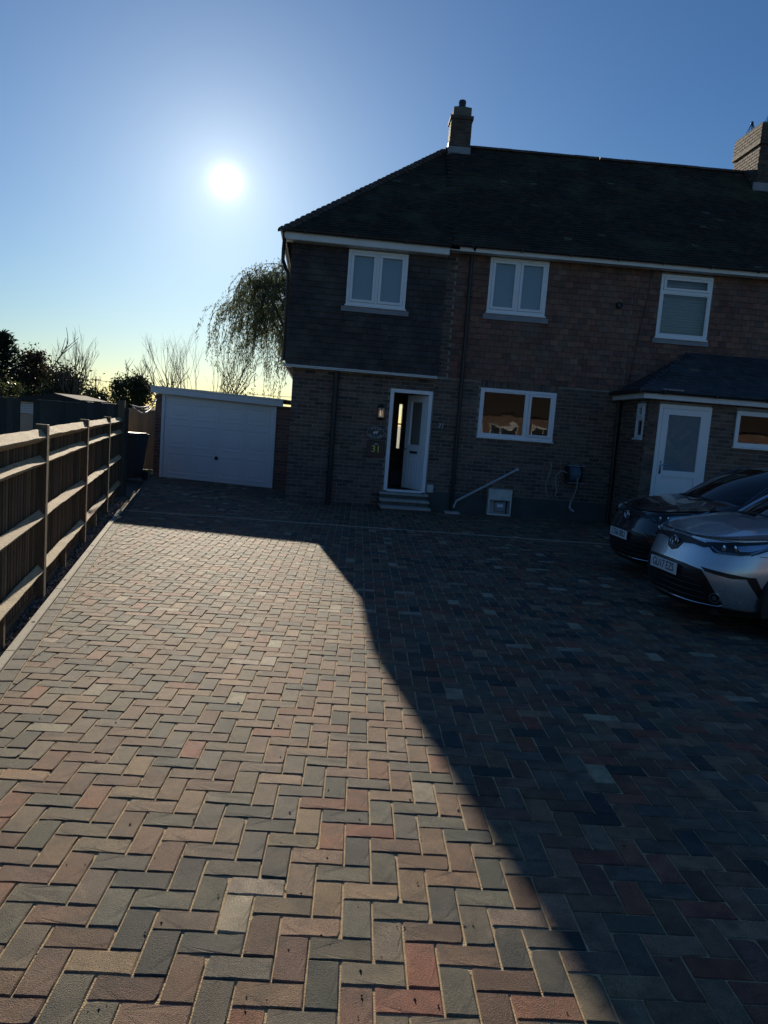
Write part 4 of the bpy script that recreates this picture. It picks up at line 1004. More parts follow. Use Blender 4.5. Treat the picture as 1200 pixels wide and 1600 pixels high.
# ------------------------------------------------------------------ garage
ga = thing('garage', 'flat roofed brick garage with white panelled up and over door', 'garage', FG)
b = MB(FG); b.box(-.26, -.075, .02, 5.2, -.1, 2.02); b.box(2.885, 3.35, .02, 5.2, -.1, 1.90); b.box(-.07, 2.88, 5.0, 5.2, -.1, 1.9); b.build('wall', 'mortar', ga)
GC = [(.20, .085, .06), (.17, .075, .055), (.23, .10, .07), (.15, .07, .055)]
G = House(ga)
G.bricks(FG @ Matrix.Translation((0, .02, 0)), -.26, -.075, 0, 1.98, pal=GC); G.bricks(FG @ Matrix.Translation((0, .02, 0)), 2.885, 3.35, 0, 1.86, pal=GC); G.finish(200, 0)
b = MB(FG); b.box(-.07, .0, -.02, .10, -.02, 1.99, bev=.003); b.box(2.81, 2.88, -.02, .10, -.02, 1.93, bev=.003)
b.add([(.0, -.018, 1.93), (2.81, -.018, 1.885), (2.81, .09, 1.885), (0, .09, 1.93), (0, -.018, 2.01), (2.81, -.018, 1.95), (2.81, .09, 1.95), (0, .09, 2.01)], [(0, 1, 5, 4), (0, 3, 2, 1), (4, 5, 6, 7)])
b.build('door_frame', 'garage_white', ga)
b = MB(FG); b.add([(.0, .03, .0), (2.81, .03, .0), (2.81, .03, 1.9), (0, .03, 1.935), (0, .06, 0), (2.81, .06, 0), (2.81, .06, 1.9), (0, .06, 1.935)], [(0, 1, 2, 3), (4, 7, 6, 5), (0, 4, 5, 1)])
gd = b.build('garage_door', 'garage_white', ga)
cols = [(.10, .66), (.74, 1.34), (1.47, 2.07), (2.15, 2.71)]
rows = [(.09, .63), (.74, 1.30), (1.41, 1.80)]
for (c0, c1) in cols:
    for (z0, z1) in rows:
        b = MB(FG)
        # sunk moulding ring and raised centre
        def ring(i, yy): return [(c0 + i, yy, z0 + i), (c1 - i, yy, z0 + i), (c1 - i, yy, z1 - i), (c0 + i, yy, z1 - i)]
        vs = ring(0, .0295) + ring(.012, .022) + ring(.035, .023) + ring(.06, .0293) + ring(.085, .0293) + ring(.11, .0235)
        fs = []
        for k in range(5):
            for j in range(4): fs.append((4 * k + j, 4 * k + (j + 1) % 4, 4 * k + 4 + (j + 1) % 4, 4 * k + 4 + j))
        fs.append((20, 21, 22, 23)); b.add(vs, fs); b.build('door_panel', 'garage_white', gd, root=ga)
for x in (.70, 1.405, 2.11):
    b = MB(FG); b.box(x - .008, x + .008, .022, .031, .02, 1.88); b.build('door_rib', 'garage_white', gd, root=ga)
b = MB(FG); b.lathe([(.045, .0), (.045, -.012), (.02, -.02), (.028, -.05), (.01, -.06)], 1.405, .022, .57, 14, 'y'); b.build('handle', 'black_plastic', gd, root=ga)
b = MB(FG); b.add([(-.30, -.16, 2.0), (3.08, -.16, 1.885), (3.08, -.13, 1.885), (-.30, -.13, 2.0), (-.30, -.16, 2.13), (3.08, -.16, 2.02), (3.08, -.13, 2.02), (-.30, -.13, 2.13)], [(0, 1, 5, 4), (0, 3, 2, 1), (4, 5, 6, 7), (2, 3, 7, 6), (0, 4, 7, 3), (1, 2, 6, 5)]); b.build('fascia', 'garage_white', ga)
b = MB(FG); b.add([(-.32, -.18, 2.131), (3.10, -.18, 2.021), (3.4, 5.4, 1.95), (-.32, 5.4, 2.06), (-.32, -.18, 2.165), (3.10, -.18, 2.055), (3.4, 5.4, 1.985), (-.32, 5.4, 2.095)], [(0, 3, 2, 1), (4, 5, 6, 7), (0, 1, 5, 4), (1, 2, 6, 5), (2, 3, 7, 6), (3, 0, 4, 7)]); b.build('roof', 'white_paint', ga)
b = MB(FG); b.add([(-.27, -.13, 1.985), (3.05, -.13, 1.875), (3.35, .05, 1.865), (-.27, .05, 1.985)], [(0, 1, 2, 3)]); b.build('soffit', 'garage_white', ga)

# ------------------------------------------------------------------ wheelie bin between fence and garage
BT = frame(-5.78, 17.0, 0, -8)
bn = thing('wheelie_bin', 'black wheelie bin beside the garage by the fence corner', 'bin', BT)
b = MB(BT); b.add([(-.22, -.26, .06), (.22, -.26, .06), (.20, .2, .06), (-.20, .2, .06), (-.28, -.33, .98), (.28, -.33, .98), (.27, .33, .98), (-.27, .33, .98)], [(0, 3, 2, 1), (0, 1, 5, 4), (1, 2, 6, 5), (2, 3, 7, 6), (3, 0, 4, 7)]); b.build('body', 'bin_black', bn)
b = MB(BT); b.box(-.295, .295, -.36, .36, .985, 1.03, bev=.012); b.box(-.27, .27, -.30, .30, 1.03, 1.06, bev=.012); b.build('lid', 'bin_black', bn)
b = MB(BT); b.tube([(-.22, .38, .95), (.22, .38, .95)], .015, 8); b.build('handle', 'bin_black', bn)
for s in (-1, 1):
    b = MB(BT); b.lathe([(.1, -.03), (.1, .03)], s * .25, .25, .1, 16, 'x'); b.build('wheel', 'tyre', bn)
b = MB(BT); b.box(-.1, .1, -.332, -.318, .72, .80); b.build('sticker', 'meter_white', bn)

# ------------------------------------------------------------------ garden shed seen through and over the tall fence
ST = frame(-8.15, 17.2, 0, 6)
sd = thing('garden_shed', 'pale garden shed seen through the gap in the tall dark fence', 'shed', ST)
b = MB(ST); b.box(-.3, 1.45, 0, 2.2, -.1, 1.55); b.build('wall', 'shed_beige', sd)
b = MB(ST); b.box(.0, .62, -.03, -.001, .0, 1.3); b.build('door', 'shed_beige', sd)
for k in range(5):
    b = MB(ST); b.box(-.3, 1.3, -.05, -.031, 1.30 + k * .055, 1.35 + k * .055, bev=.004); b.build('shutter_slat', 'shed_white', sd)
b = MB(ST); b.prism([(-.45, 1.56), (1.6, 1.56), (1.6, 1.60), (.57, 1.80), (-.45, 1.60)], 'y', -.15, 2.3); b.build('roof', 'shed_roof', sd)

# ------------------------------------------------------------------ cars
def lin(tab, x):
    if x <= tab[0][0]: return tab[0][1]
    for (a, b), (c, d) in zip(tab, tab[1:]):
        if x <= c: return b + (d - b) * (x - a) / (c - a)
    return tab[-1][1]
def sm(tab, x):
    return (lin(tab, x - .03) + lin(tab, x) * 2 + lin(tab, x + .03)) / 4
CW = [(.18, .79), (.28, .855), (.42, .885), (.60, .895), (.74, .885), (.84, .865), (.90, .82)]
CF = [(.18, .14), (.235, .04), (.34, .012), (.50, .0), (.60, .012), (.70, .05), (.80, .085), (.86, .13), (.90, .19)]
ZT = [(0, .84), (.2, .87), (.5, .925), (.9, .97), (1.3, 1.0), (2.0, 1.03), (3.0, 1.10), (4.4, 1.13)]
XS, LEN = 1.05, 4.36
def ztop(X): return sm(ZT, X)
def ring_pt(q, lam):
    """q = fraction along half ring: 0 front centre .. 1 rear centre; returns X,y"""
    zn = .19 + lam * (.885 - .19); W = sm(CW, zn); f0 = sm(CF, zn)
    if q < .4:
        th = q / .4 * math.pi / 2; s_, c_ = max(math.sin(th), 0) ** .7, max(math.cos(th), 0) ** .7
        return XS - (XS - f0) * c_, W * s_
    if q < .68: return XS + (3.5 - XS) * (q - .4) / .28, W
    th = (1 - q) / .32 * math.pi / 2; s_, c_ = max(math.sin(th), 0) ** .7, max(math.cos(th), 0) ** .7
    return 3.5 + (LEN - f0 * .8 - 3.5) * c_, W * s_
def body_pt(q, lam):
    X, y = ring_pt(q, lam); return X, y, .19 + lam * (ztop(X) - .19)
_qs = np.linspace(0, .5, 400); _pts = np.array([ring_pt(q, .6) for q in _qs]); _arc = np.concatenate([[0], np.cumsum(np.hypot(*np.diff(_pts, axis=0).T))])
def skin(a, z):
    """arc length a from the nose (signed, + is the car's left) and height z to a point on the body, local car axes"""
    q = float(np.interp(abs(a), _arc, _qs)); X, y = ring_pt(q, .6)
    for _ in range(3):
        lam = (z - .19) / (ztop(X) - .19); X, y = ring_pt(q, min(max(lam, 0), 1.05))
    return Vector((-X, math.copysign(y, a), z))
def skin_n(a, z):
    e = .01; da = skin(a + e, z) - skin(a - e, z); dz = skin(a, z + e) - skin(a, z - e); n = da.cross(dz)
    n.normalize(); 
    return n if n.dot(Vector((1, .0, 0)) + Vector((0, math.copysign(1, a) * .8, 0)) * min(1, abs(a))) > 0 else -n
def patch(mb, poly, off, cell=.05, mirror=True):
    for sgn in ((1, -1) if mirror else (1,)):
        P = [(p[0] * sgn, p[1]) for p in poly]
        x0, x1 = min(p[0] for p in P), max(p[0] for p in P); y0, y1 = min(p[1] for p in P), max(p[1] for p in P)
        for i in range(int(x0 // cell), int(x1 // cell) + 1):
            for j in range(int(y0 // cell), int(y1 // cell) + 1):
                c = clip(clip(clip(clip(P, -1, 0, -i * cell), 1, 0, (i + 1) * cell), 0, -1, -j * cell), 0, 1, (j + 1) * cell)
                if len(c) < 3 or abs(area(c)) < 1e-6: continue
                if area(c) < 0: c = c[::-1]
                mb.add([tuple(skin(*p) + skin_n(*p) * off) for p in c], [tuple(range(len(c)))])
        n = len(P)
        for k in range(n):   # edges down to the body
            a, c = P[k], P[(k + 1) % n]; m = max(1, int(math.hypot(c[0] - a[0], c[1] - a[1]) / cell))
            for t in range(m):
                p, r = [(a[0] + (c[0] - a[0]) * u, a[1] + (c[1] - a[1]) * u) for u in (t / m, (t + 1) / m)]
                mb.add([tuple(skin(*p) + skin_n(*p) * off), tuple(skin(*r) + skin_n(*r) * off), tuple(skin(*r) - skin_n(*r) * .004), tuple(skin(*p) - skin_n(*p) * .004)], [(0, 1, 2, 3)])
def line(mb, pts, off, r, mirror=True):
    for sgn in ((1, -1) if mirror else (1,)):
        pp = []
        for (a, z), (c, w) in zip(pts, pts[1:]):
            m = max(1, int(math.hypot(c - a, w - z) / .04))
            for t in range(m): pp.append((a + (c - a) * t / m, z + (w - z) * t / m))
        pp.append(pts[-1]); mb.tube([skin(a * sgn, z) + skin_n(a * sgn, z) * off for a, z in pp], r, 5)
def make_car(pos, yaw, paint, plate, label, zs=1.0):
    T = frame(pos[0], pos[1], 0, yaw) @ Matrix.Diagonal((1, 1, zs, 1))
    t = thing('parked_car', label, 'car', T, 'cars parked beside the porch')
    def B(mb, name, m, parent=None, smooth=False):
        mb.v = [tuple(T @ Vector(p)) for p in mb.v]; return mb.build(name, m, parent or t, smooth, root=t)
    # lower body shell
    NQ, NL = 110, 22; qs = [k / (NQ - 1) for k in range(NQ)]
    ringq = [(q, 1) for q in qs] + [(q, -1) for q in qs[-2:0:-1]]
    lams = [k / (NL - 1) for k in range(NL)]; nr = len(ringq); vs, fs = [], []
    for lam in lams:
        for q, s in ringq:
            X, y, z = body_pt(q, lam); vs.append((-X, y * s, z))
    wheels = (.93, 3.57)
    for i in range(NL - 1):
        for k in range(nr):
            a = i * nr + k; c = i * nr + (k + 1) % nr
            f = (a, c, c + nr, a + nr); cx = -sum(vs[v][0] for v in f) / 4; cy = sum(vs[v][1] for v in f) / 4; cz = sum(vs[v][2] for v in f) / 4
            if abs(cy) > .6 and any((cx - w) ** 2 + (cz - .33) ** 2 < .395 ** 2 for w in wheels): continue
            fs.append(f)
    # bonnet and deck
    base = (NL - 1) * nr; cap = {}
    NC = 12
    for k, q in enumerate(qs):
        X, y, z = body_pt(q, 1.0)
        cr = .085 * max(0, min(1, (X - .1) / .8)); row = []
        for j in range(NC + 1):
            u = -1 + 2 * j / NC
            if k in (0, NQ - 1): row.append(base + k); continue
            if j == NC: row.append(base + k); continue
            if j == 0: row.append(base + (nr - k)); continue
            uu = abs(u); crease = .018 * math.exp(-((uu - .62) / .12) ** 2) * max(0, min(1, (X - .15) / .4))
            vs.append((-X, y * u, z + cr * (1 - uu ** 2.4) + crease)); row.append(len(vs) - 1)
        cap[k] = row
    for k in range(NQ - 1):
        for j in range(NC):
            f = [cap[k][j], cap[k + 1][j], cap[k + 1][j + 1], cap[k][j + 1]]; g_ = []
            for v in f:
                if v not in g_: g_.append(v)
            if len(g_) > 2: fs.append(tuple(g_))
    mb = MB(); mb.add(vs, fs); body = B(mb, 'body', paint, smooth=True)
    # floor and inner wheel housings
    mb = MB(); mb.box(-4.2, -.2, -.60, .60, .17, .75); B(mb, 'underbody', 'car_trim')
    # cabin
    def grid(fn, nu, nv, name, m, off=0):
        mb = MB(); vv = [tuple(fn(i / nu, j / nv)) for i in range(nu + 1) for j in range(nv + 1)]
        mb.add(vv, [(i * (nv + 1) + j, (i + 1) * (nv + 1) + j, (i + 1) * (nv + 1) + j + 1, i * (nv + 1) + j + 1) for i in range(nu) for j in range(nv)])
        return B(mb, name, m, smooth=True)
    def wind(u, v):
        u = 2 * u - 1; return (-(.84 + .88 * v + .30 * u * u * (1 - .35 * v)), u * (.76 - .17 * v), .985 + .475 * v + .045 * math.sin(math.pi * v) + .055 * (1 - u * u) * (1 - v * .5) - .02)
    ws = grid(wind, 14, 10, 'windscreen', 'car_glass')
    def rooff(u, v):
        u = 2 * u - 1; X = 1.72 + 1.93 * v + .19 * u * u * (1 - v); return (-X, u * (.59 - .09 * v), 1.44 + .07 * math.sin(math.pi * min(1, v * .9 + .08)) - .16 * v ** 2.2 + .03 * (1 - u * u) - .02)
    grid(rooff, 12, 12, 'roof', paint)
    def side(sg):
        def f(u, v):
            # u along, v up
            b0 = Vector(wind(1, 0)); b1 = Vector((-3.85, .70, 1.18)); t0 = Vector(wind(1, 1)); t1 = Vector((-3.40, .50, 1.38))
            lo = b0.lerp(b1, u); lo.y = .765 - .05 * u * u; lo.z += -.01
            hi = t0.lerp(t1, u); hi.z += .035 * math.sin(math.pi * u)
            p = lo.lerp(hi, v); p.y += .02 * math.sin(math.pi * v); p.y *= sg; return p
        return f
    for sg in (1, -1): grid(side(sg), 16, 6, 'side_window', 'car_glass')
    def hatch(u, v):
        u = 2 * u - 1; return (-(3.60 + .68 * v - .1 * u * u), u * (.50 + .22 * v), 1.36 - .24 * v + .03 * (1 - u * u))
    grid(hatch, 8, 6, 'rear_window', 'car_glass')
    for sg in (1, -1):
        mb = MB(); mb.tube([Vector(wind(.5 + .5 * sg, k / 8)) for k in range(9)], .032, 8); B(mb, 'pillar', paint, smooth=True)
        f = side(sg)
        mb = MB(); mb.tube([f(k / 12, 1.0) for k in range(13)], .026, 8); B(mb, 'roof_rail', paint, smooth=True)
        mb = MB(); mb.tube([f(k / 12, 0.0) for k in range(13)], .02, 6); B(mb, 'window_trim', 'car_trim')
        mb = MB(); mb.tube([f(.47, k / 5) + Vector((0, sg * .004, 0)) for k in range(6)], .03, 6); B(mb, 'door_pillar', 'car_trim')
        # mirror
        mb = MB(); c = Vector((-1.62, sg * .93, 1.06)); vv, ff = [], []
        for i in range(7):
            ph = math.pi * i / 6
            for k in range(12):
                th = 2 * math.pi * k / 12; vv.append((c.x + .075 * math.cos(ph) * 1.2, c.y + .115 * math.sin(ph) * math.cos(th), c.z + .075 * math.sin(ph) * math.sin(th)))
        for i in range(6):
            for k in range(12): ff.append((i * 12 + k, i * 12 + (k + 1) % 12, (i + 1) * 12 + (k + 1) % 12, (i + 1) * 12 + k))
        mb.add(vv, ff); mb.tube([(-1.62, sg * .74, 1.01), (-1.62, sg * .88, 1.03)], .025, 6); B(mb, 'door_mirror', paint, smooth=True)
    # scuttle
    mb = MB(); mb.tube([Vector(wind(k / 12, 0)) + Vector((.02, 0, -.005)) for k in range(13)], .028, 6); B(mb, 'scuttle', 'car_trim')
    mb = MB(); mb.tube([Vector(wind(.15, .04)) + Vector((.03, 0, .02)), Vector(wind(.5, .07)) + Vector((.03, 0, .03)), Vector(wind(.8, .05)) + Vector((.03, 0, .02))], .01, 5); B(mb, 'wiper', 'car_trim')
    # seats
    for y in (.36, -.36):
        mb = MB(); mb.box(-2.5, -2.3, y - .24, y + .24, .7, 1.22, bev=.05); mb.box(-2.46, -2.36, y - .12, y + .12, 1.23, 1.38, bev=.03); B(mb, 'seat', 'seat')
    mb = MB(); mb.box(-1.55, -1.15, -.70, .70, .80, 1.0, bev=.04); B(mb, 'dashboard', 'seat')
    # front
    mb = MB(); patch(mb, [(0, .60), (.30, .595), (.52, .575), (.60, .50), (.76, .29), (.70, .262), (0, .262)], .004); patch(mb, [(.50, .60), (.72, .585), (.94, .572), (.98, .555), (.80, .54), (.56, .565)], .005); B(mb, 'lower_grille', 'car_grille')
    for sg in (1, -1):
        mb = MB(); patch(mb, [(sg * a, z) for a, z in [(.91, .57), (1.0, .575), (1.11, .40), (1.16, .275), (1.135, .27), (1.04, .40)]][::sg], .006, mirror=False); B(mb, 'side_vent', 'car_grille')
    mb = MB(); patch(mb, [(0, .835), (.20, .83), (.46, .812), (.50, .79), (.44, .772), (.30, .782), (.14, .77), (.09, .70), (0, .675)], .006); B(mb, 'upper_grille', 'car_grille')
    mb = MB()
    for k in range(5): line(mb, [(0, .31 + k * .055), (.62 - .03 * k, .31 + k * .055)], .006, .006)
    B(mb, 'grille_bar', 'car_trim')
    mb = MB(); patch(mb, [(0, .262), (.72, .262), (1.0, .255), (1.2, .25), (1.2, .20), (.9, .195), (0, .195)], .012); B(mb, 'front_lip', 'car_trim')
    mb = MB(); line(mb, [(0, .262), (.45, .262), (.72, .268), (.76, .285)], .014, .005); B(mb, 'chrome_strip', 'chrome')
    for sg in (1, -1):
        hp = [(.46, .812), (.66, .838), (.92, .875), (1.26, .945), (1.10, .85), (.96, .782), (.82, .75), (.58, .742)]
        mb = MB(); patch(mb, [(a * sg, z) for a, z in hp][::sg], .004, mirror=False); hl = B(mb, 'headlight', 'car_grille')
        mb = MB()
        line(mb, [(sg * .90, .775), (sg * .99, .82), (sg * 1.13, .89), (sg * 1.22, .925)], .014, .016, False); line(mb, [(sg * .50, .802), (sg * .62, .755), (sg * .80, .760), (sg * .90, .775)], .014, .008, False)
        B(mb, 'light_strip', 'chrome', hl)
        mb = MB(); patch(mb, [(sg * a, z) for a, z in [(.74, .825), (.92, .86), (1.14, .905), (1.02, .845), (.90, .80), (.80, .79)]][::sg], .008, mirror=False); B(mb, 'reflector', 'chrome', hl)
        for a, z in ((.66, .79), (.76, .80)):
            p = skin(sg * a, z) + skin_n(sg * a, z) * .012; mb = MB()
            mb.lathe([(.03, -.01), (.036, .006), (.02, .012)], p.x, p.y, p.z, 12, 'x'); B(mb, 'lamp', 'chrome', hl)
        mb = MB(); patch(mb, [(a * sg, z) for a, z in hp][::sg], .026, mirror=False); B(mb, 'lens', 'lamp_lens', hl)
        mb = MB(); circ = lambda r: [(sg * .685 + sg * r * math.cos(k * math.pi / 8), .335 + r * math.sin(k * math.pi / 8)) for k in range(16)][::sg]
        patch(mb, circ(.05), .006, mirror=False); fl = B(mb, 'fog_light', 'chrome'); mb = MB(); patch(mb, circ(.04), .008, mirror=False); B(mb, 'fog_bezel', 'car_grille', fl); mb = MB(); patch(mb, circ(.022), .011, mirror=False); B(mb, 'fog_lamp', 'chrome', fl)
        mb = MB(); line(mb, [(sg * 1.26, .945), (sg * 1.33, .86), (sg * 1.12, .77), (sg * .98, .765)], .001, .003, False); B(mb, 'panel_gap', 'car_trim')
    mb = MB(); line(mb, [(0, .865), (.4, .85), (.8, .868), (1.2, .93)], .0, .004); B(mb, 'bonnet_gap', 'car_trim')
    # emblem: three interlocking ovals
    em_ = MB(); ex = skin(0, .765).x + .02
    def oval(cy, cz, ry, rz): em_.tube([(ex - .4 * y * y, y, z) for y, z in [(cy + ry * math.cos(a), cz + rz * math.sin(a)) for a in np.linspace(0, 2 * math.pi, 25)]], .006, 6)
    oval(0, .765, .075, .05); oval(0, .765, .028, .048); oval(0, .785, .05, .026); B(em_, 'emblem', 'chrome')
    # plate
    px_ = .022; mb = MB(); mb.box(px_ - .006, px_, -.26, .26, .465, .576); pl = B(mb, 'number_plate', 'plate_white')
    M = T @ Matrix(((0, 0, 1, px_ + .001), (1, 0, 0, 0), (0, 1, 0, .5205), (0, 0, 0, 1)))
    tx = text('plate_text', plate, .112, M @ Matrix.Diagonal((.88, 1, 1, 1)), 'plate_black', pl, .001)
    # wheels and arches
    for w in wheels:
        for sg in (1, -1):
            mb = MB(); mb.lathe([(.24, -.1), (.32, -.11), (.335, -.08), (.335, .08), (.32, .11), (.24, .1)], -w, sg * .77, .335, 32, 'y'); wh = B(mb, 'wheel', 'tyre', smooth=False)
            mb = MB(); mb.lathe([(.235, 0), (.235, sg * .1), (.215, sg * .105), (.21, sg * .04), (.05, sg * .06), (.04, sg * .09), (.01, sg * .09)], -w, sg * .77, .335, 24, 'y')
            for k in range(5):
                a = 2 * math.pi * k / 5; mb.tube([(-w + .04 * math.cos(a), sg * .86, .335 + .04 * math.sin(a)), (-w + .22 * math.cos(a), sg * .868, .335 + .22 * math.sin(a))], .022, 6)
            B(mb, 'rim', 'metal_grey', wh)
            vv, ff = [], []
            for k in range(25):
                a = R(-14) + R(208) * k / 24
                for rr, yy in ((.385, .80), (.385, .905), (.455, .90), (.46, .84)): vv.append((-w + rr * math.cos(a), sg * yy, .33 + rr * math.sin(a)))
            for k in range(24):
                for j in range(4): ff.append((k * 4 + j, k * 4 + (j + 1) % 4, (k + 1) * 4 + (j + 1) % 4, (k + 1) * 4 + j))
            mb = MB(); mb.add(vv, ff); B(mb, 'arch_trim', 'car_trim')
            mb = MB(); vv, ff = [], []
            for k in range(13):
                a = R(-10) + R(200) * k / 12
                for yy in (.55, .87): vv.append((-w + .40 * math.cos(a), sg * yy, .33 + .40 * math.sin(a)))
            for k in range(12): ff.append((2 * k, 2 * k + 1, 2 * k + 3, 2 * k + 2))
            mb.add(vv, ff); B(mb, 'arch_liner', 'car_grille')
    for sg in (1, -1):
        mb = MB(); mb.box(-3.2, -1.3, sg * .895 - .02, sg * .895 + .02, .2, .34, bev=.01); B(mb, 'sill', 'car_trim')
    return t
make_car((2.83, 7.47), 187.5, 'car_silver', 'GU17 EZS', 'silver crossover car nearest the camera, cut by the right edge of the photo')
make_car((3.08, 9.80), 186, 'car_black', 'LT66 0BU', 'black crossover car parked behind the silver one in front of the porch')

# ------------------------------------------------------------------ trees and shrubs
def leaves_mesh(name, m, parent, C, size, cols, aspect=.5, droop=None):
    """C (n,3) centres in world; one two-triangle leaf each"""
    n = len(C); C = np.asarray(C, float); o_ = np.array(ROOTM[parent.name].translation) if parent else np.zeros(3)
    d = rng.normal(size=(n, 3)); 
    if droop is not None: d = d * .45 + np.asarray(droop)
    d /= np.linalg.norm(d, axis=1)[:, None]
    e = np.cross(d, rng.normal(size=(n, 3))); e /= np.linalg.norm(e, axis=1)[:, None]
    s = (np.asarray(size) * rng.uniform(.6, 1.35, n))[:, None]
    V = np.stack([C - d * s, C + e * s * aspect, C + d * s, C - e * s * aspect], 1).reshape(-1, 3) - o_
    me = bpy.data.meshes.new(name); me.vertices.add(4 * n); me.vertices.foreach_set('co', V.ravel().astype(np.float32))
    me.loops.add(4 * n); me.loops.foreach_set('vertex_index', np.arange(4 * n, dtype=np.int32))
    me.polygons.add(n); me.polygons.foreach_set('loop_start', np.arange(0, 4 * n, 4, dtype=np.int32)); me.update(calc_edges=True)
    at = me.color_attributes.new('pc', 'FLOAT_COLOR', 'POINT'); cc = np.ones((n, 4, 4), np.float32)
    pick = np.asarray(cols)[rng.integers(0, len(cols), n)] * rng.uniform(.7, 1.3, (n, 1)); cc[:, :, :3] = pick[:, None, :]
    at.data.foreach_set('color', cc.ravel()); me.materials.append(MATS[m])
    o = bpy.data.objects.new(name, me); col.objects.link(o); o.parent = parent; ROOTM[o.name] = ROOTM[parent.name]
    return o
def branchy(mb, p, d, L, r, depth, spread=.5, up=.15, tips=None, nk=(2, 4), shrink=.68):
    n = 4; pts = [Vector(p)]; dd = Vector(d).normalized()
    for k in range(n):
        dd = (dd + Vector((random.gauss(0, .1), random.gauss(0, .1), random.gauss(0, .06) + up * .25))).normalized(); pts.append(pts[-1] + dd * L / n)
    mb.tube(pts, [r * (1 - .12 * k) for k in range(n + 1)], 5 if depth < 3 else 7, False)
    if tips is not None and depth <= 1: tips.extend(pts[1:])
    if depth <= 0: return
    for i in range(random.randint(*nk)):
        b = pts[random.randint(2, n)] if i else pts[n]
        a = Vector((random.gauss(0, 1), random.gauss(0, 1), random.gauss(0, .5))).normalized()
        nd = (dd + a * spread).normalized(); nd.z += up; branchy(mb, b, nd, L * shrink * random.uniform(.75, 1.2), r * .58, depth - 1, spread, up, tips, nk, shrink)
def lumps(c, rad, n, per, flat=.8, lump=.38):
    """points clustered in clumps through an ellipsoid shell so that gaps remain"""
    out = []
    for _ in range(n):
        v = rng.normal(size=3); v /= np.linalg.norm(v); v *= rng.uniform(.45, 1.0) ** .6
        q = np.array(c) + v * np.array(rad); out.append(q + rng.normal(size=(per, 3)) * np.array(rad).mean() * lump * rng.uniform(.35, .8) * np.array([1, 1, flat]))
    return np.concatenate(out)
def leafy(name, label, top_px, width_px, Y, cols, m, leafsize, n, per, group=None, base_frac=.25, cat='tree', trunk='bark', flat=.8, lump=.38):
    tp = at_depth(top_px[0], top_px[1], Y); rw = width_px / 2 * Y / CAM_F; hgt = tp[2]
    t = thing(name, label, cat, frame(tp[0], Y, -.05), group)
    rz = hgt * (1 - base_frac) / 2; cz = hgt - rz
    mb = MB(); tips = []; branchy(mb, (tp[0], Y, -.05), (0, 0, 1), hgt * .5, max(.05, hgt * .022), 3, .6, .15, tips); mb.build('trunk', trunk, t)
    leaves_mesh('crown', m, t, lumps((tp[0], Y, cz), (rw * .88, rw * .88, rz * .88), n, per, flat, lump), leafsize, cols)
    return t
DG = [(.028, .04, .018), (.022, .033, .018), (.04, .052, .022)]
BRN = [(.075, .045, .022), (.055, .036, .02), (.045, .042, .02), (.09, .055, .025)]
MG = [(.05, .065, .025), (.065, .08, .03), (.045, .055, .022), (.085, .09, .04)]
# conifer with layered sweeping sprays
tp = at_depth(6, 522, 30); ct = thing('conifer_tree', 'tall dark conifer at the left edge beyond the tall fence', 'tree', frame(tp[0], 30, -.05))
mb = MB(); mb.tube([(tp[0], 30, -.05), (tp[0], 30, tp[2])], [.16, .02], 7); pts, dr = [], []
for k in range(130):
    f = (k + .5) / 130; z = .4 + f * (tp[2] - .4); ln = (1 - f) ** .75 * 1.45 + .16; a = k * 2.4 + random.random()
    for j in range(26):
        u = (j + random.random()) / 26; rr = ln * u
        pts.append((tp[0] + rr * math.cos(a) + random.gauss(0, .05 + .05 * u), 30 + rr * math.sin(a) + random.gauss(0, .05 + .05 * u), z + .22 * u - .18 * u * u + random.gauss(0, .05))); dr.append((math.cos(a) * .7, math.sin(a) * .7, .35))
    mb.tube([(tp[0], 30, z), (tp[0] + ln * math.cos(a), 30 + ln * math.sin(a), z + .05)], [.02, .004], 4, False)
mb.build('trunk', 'bark', ct); leaves_mesh('crown', 'leaf_dark', ct, pts, .11, [(.016, .026, .016), (.022, .034, .02), (.012, .02, .013)], .32, dr)
leafy('deciduous_tree', 'brown leaved tree right of the dark conifer', (52, 540), 62, 32, BRN, 'leaf_brown', .075, 60, 75)
leafy('evergreen_shrub', 'dense dark evergreen bush below the bare tree', (104, 572), 84, 29, DG, 'leaf_dark', .07, 70, 90, base_frac=.0, cat='shrub')
leafy('evergreen_shrub', 'lower dark bush sloping down beside the round tree', (150, 600), 58, 31, DG, 'leaf_dark', .06, 40, 70, base_frac=.0, cat='shrub')
leafy('laurel_shrub', 'sunlit green leafy shrub at the left edge above the tall fence', (14, 588), 72, 25, MG, 'leaf_willow', .06, 45, 55, base_frac=.0, cat='shrub')
leafy('deciduous_tree', 'dark bushy tree between the conifer and the bare tree', (78, 566), 60, 34, [(.03, .035, .02), (.05, .04, .02)], 'leaf_dark', .075, 50, 80, base_frac=.1)
leafy('round_tree', 'round domed tree standing left of the garage', (207, 579), 70, 70, [(.035, .048, .02), (.045, .055, .022), (.028, .04, .018)], 'leaf_dark', .12, 110, 70, base_frac=.12, lump=.3)
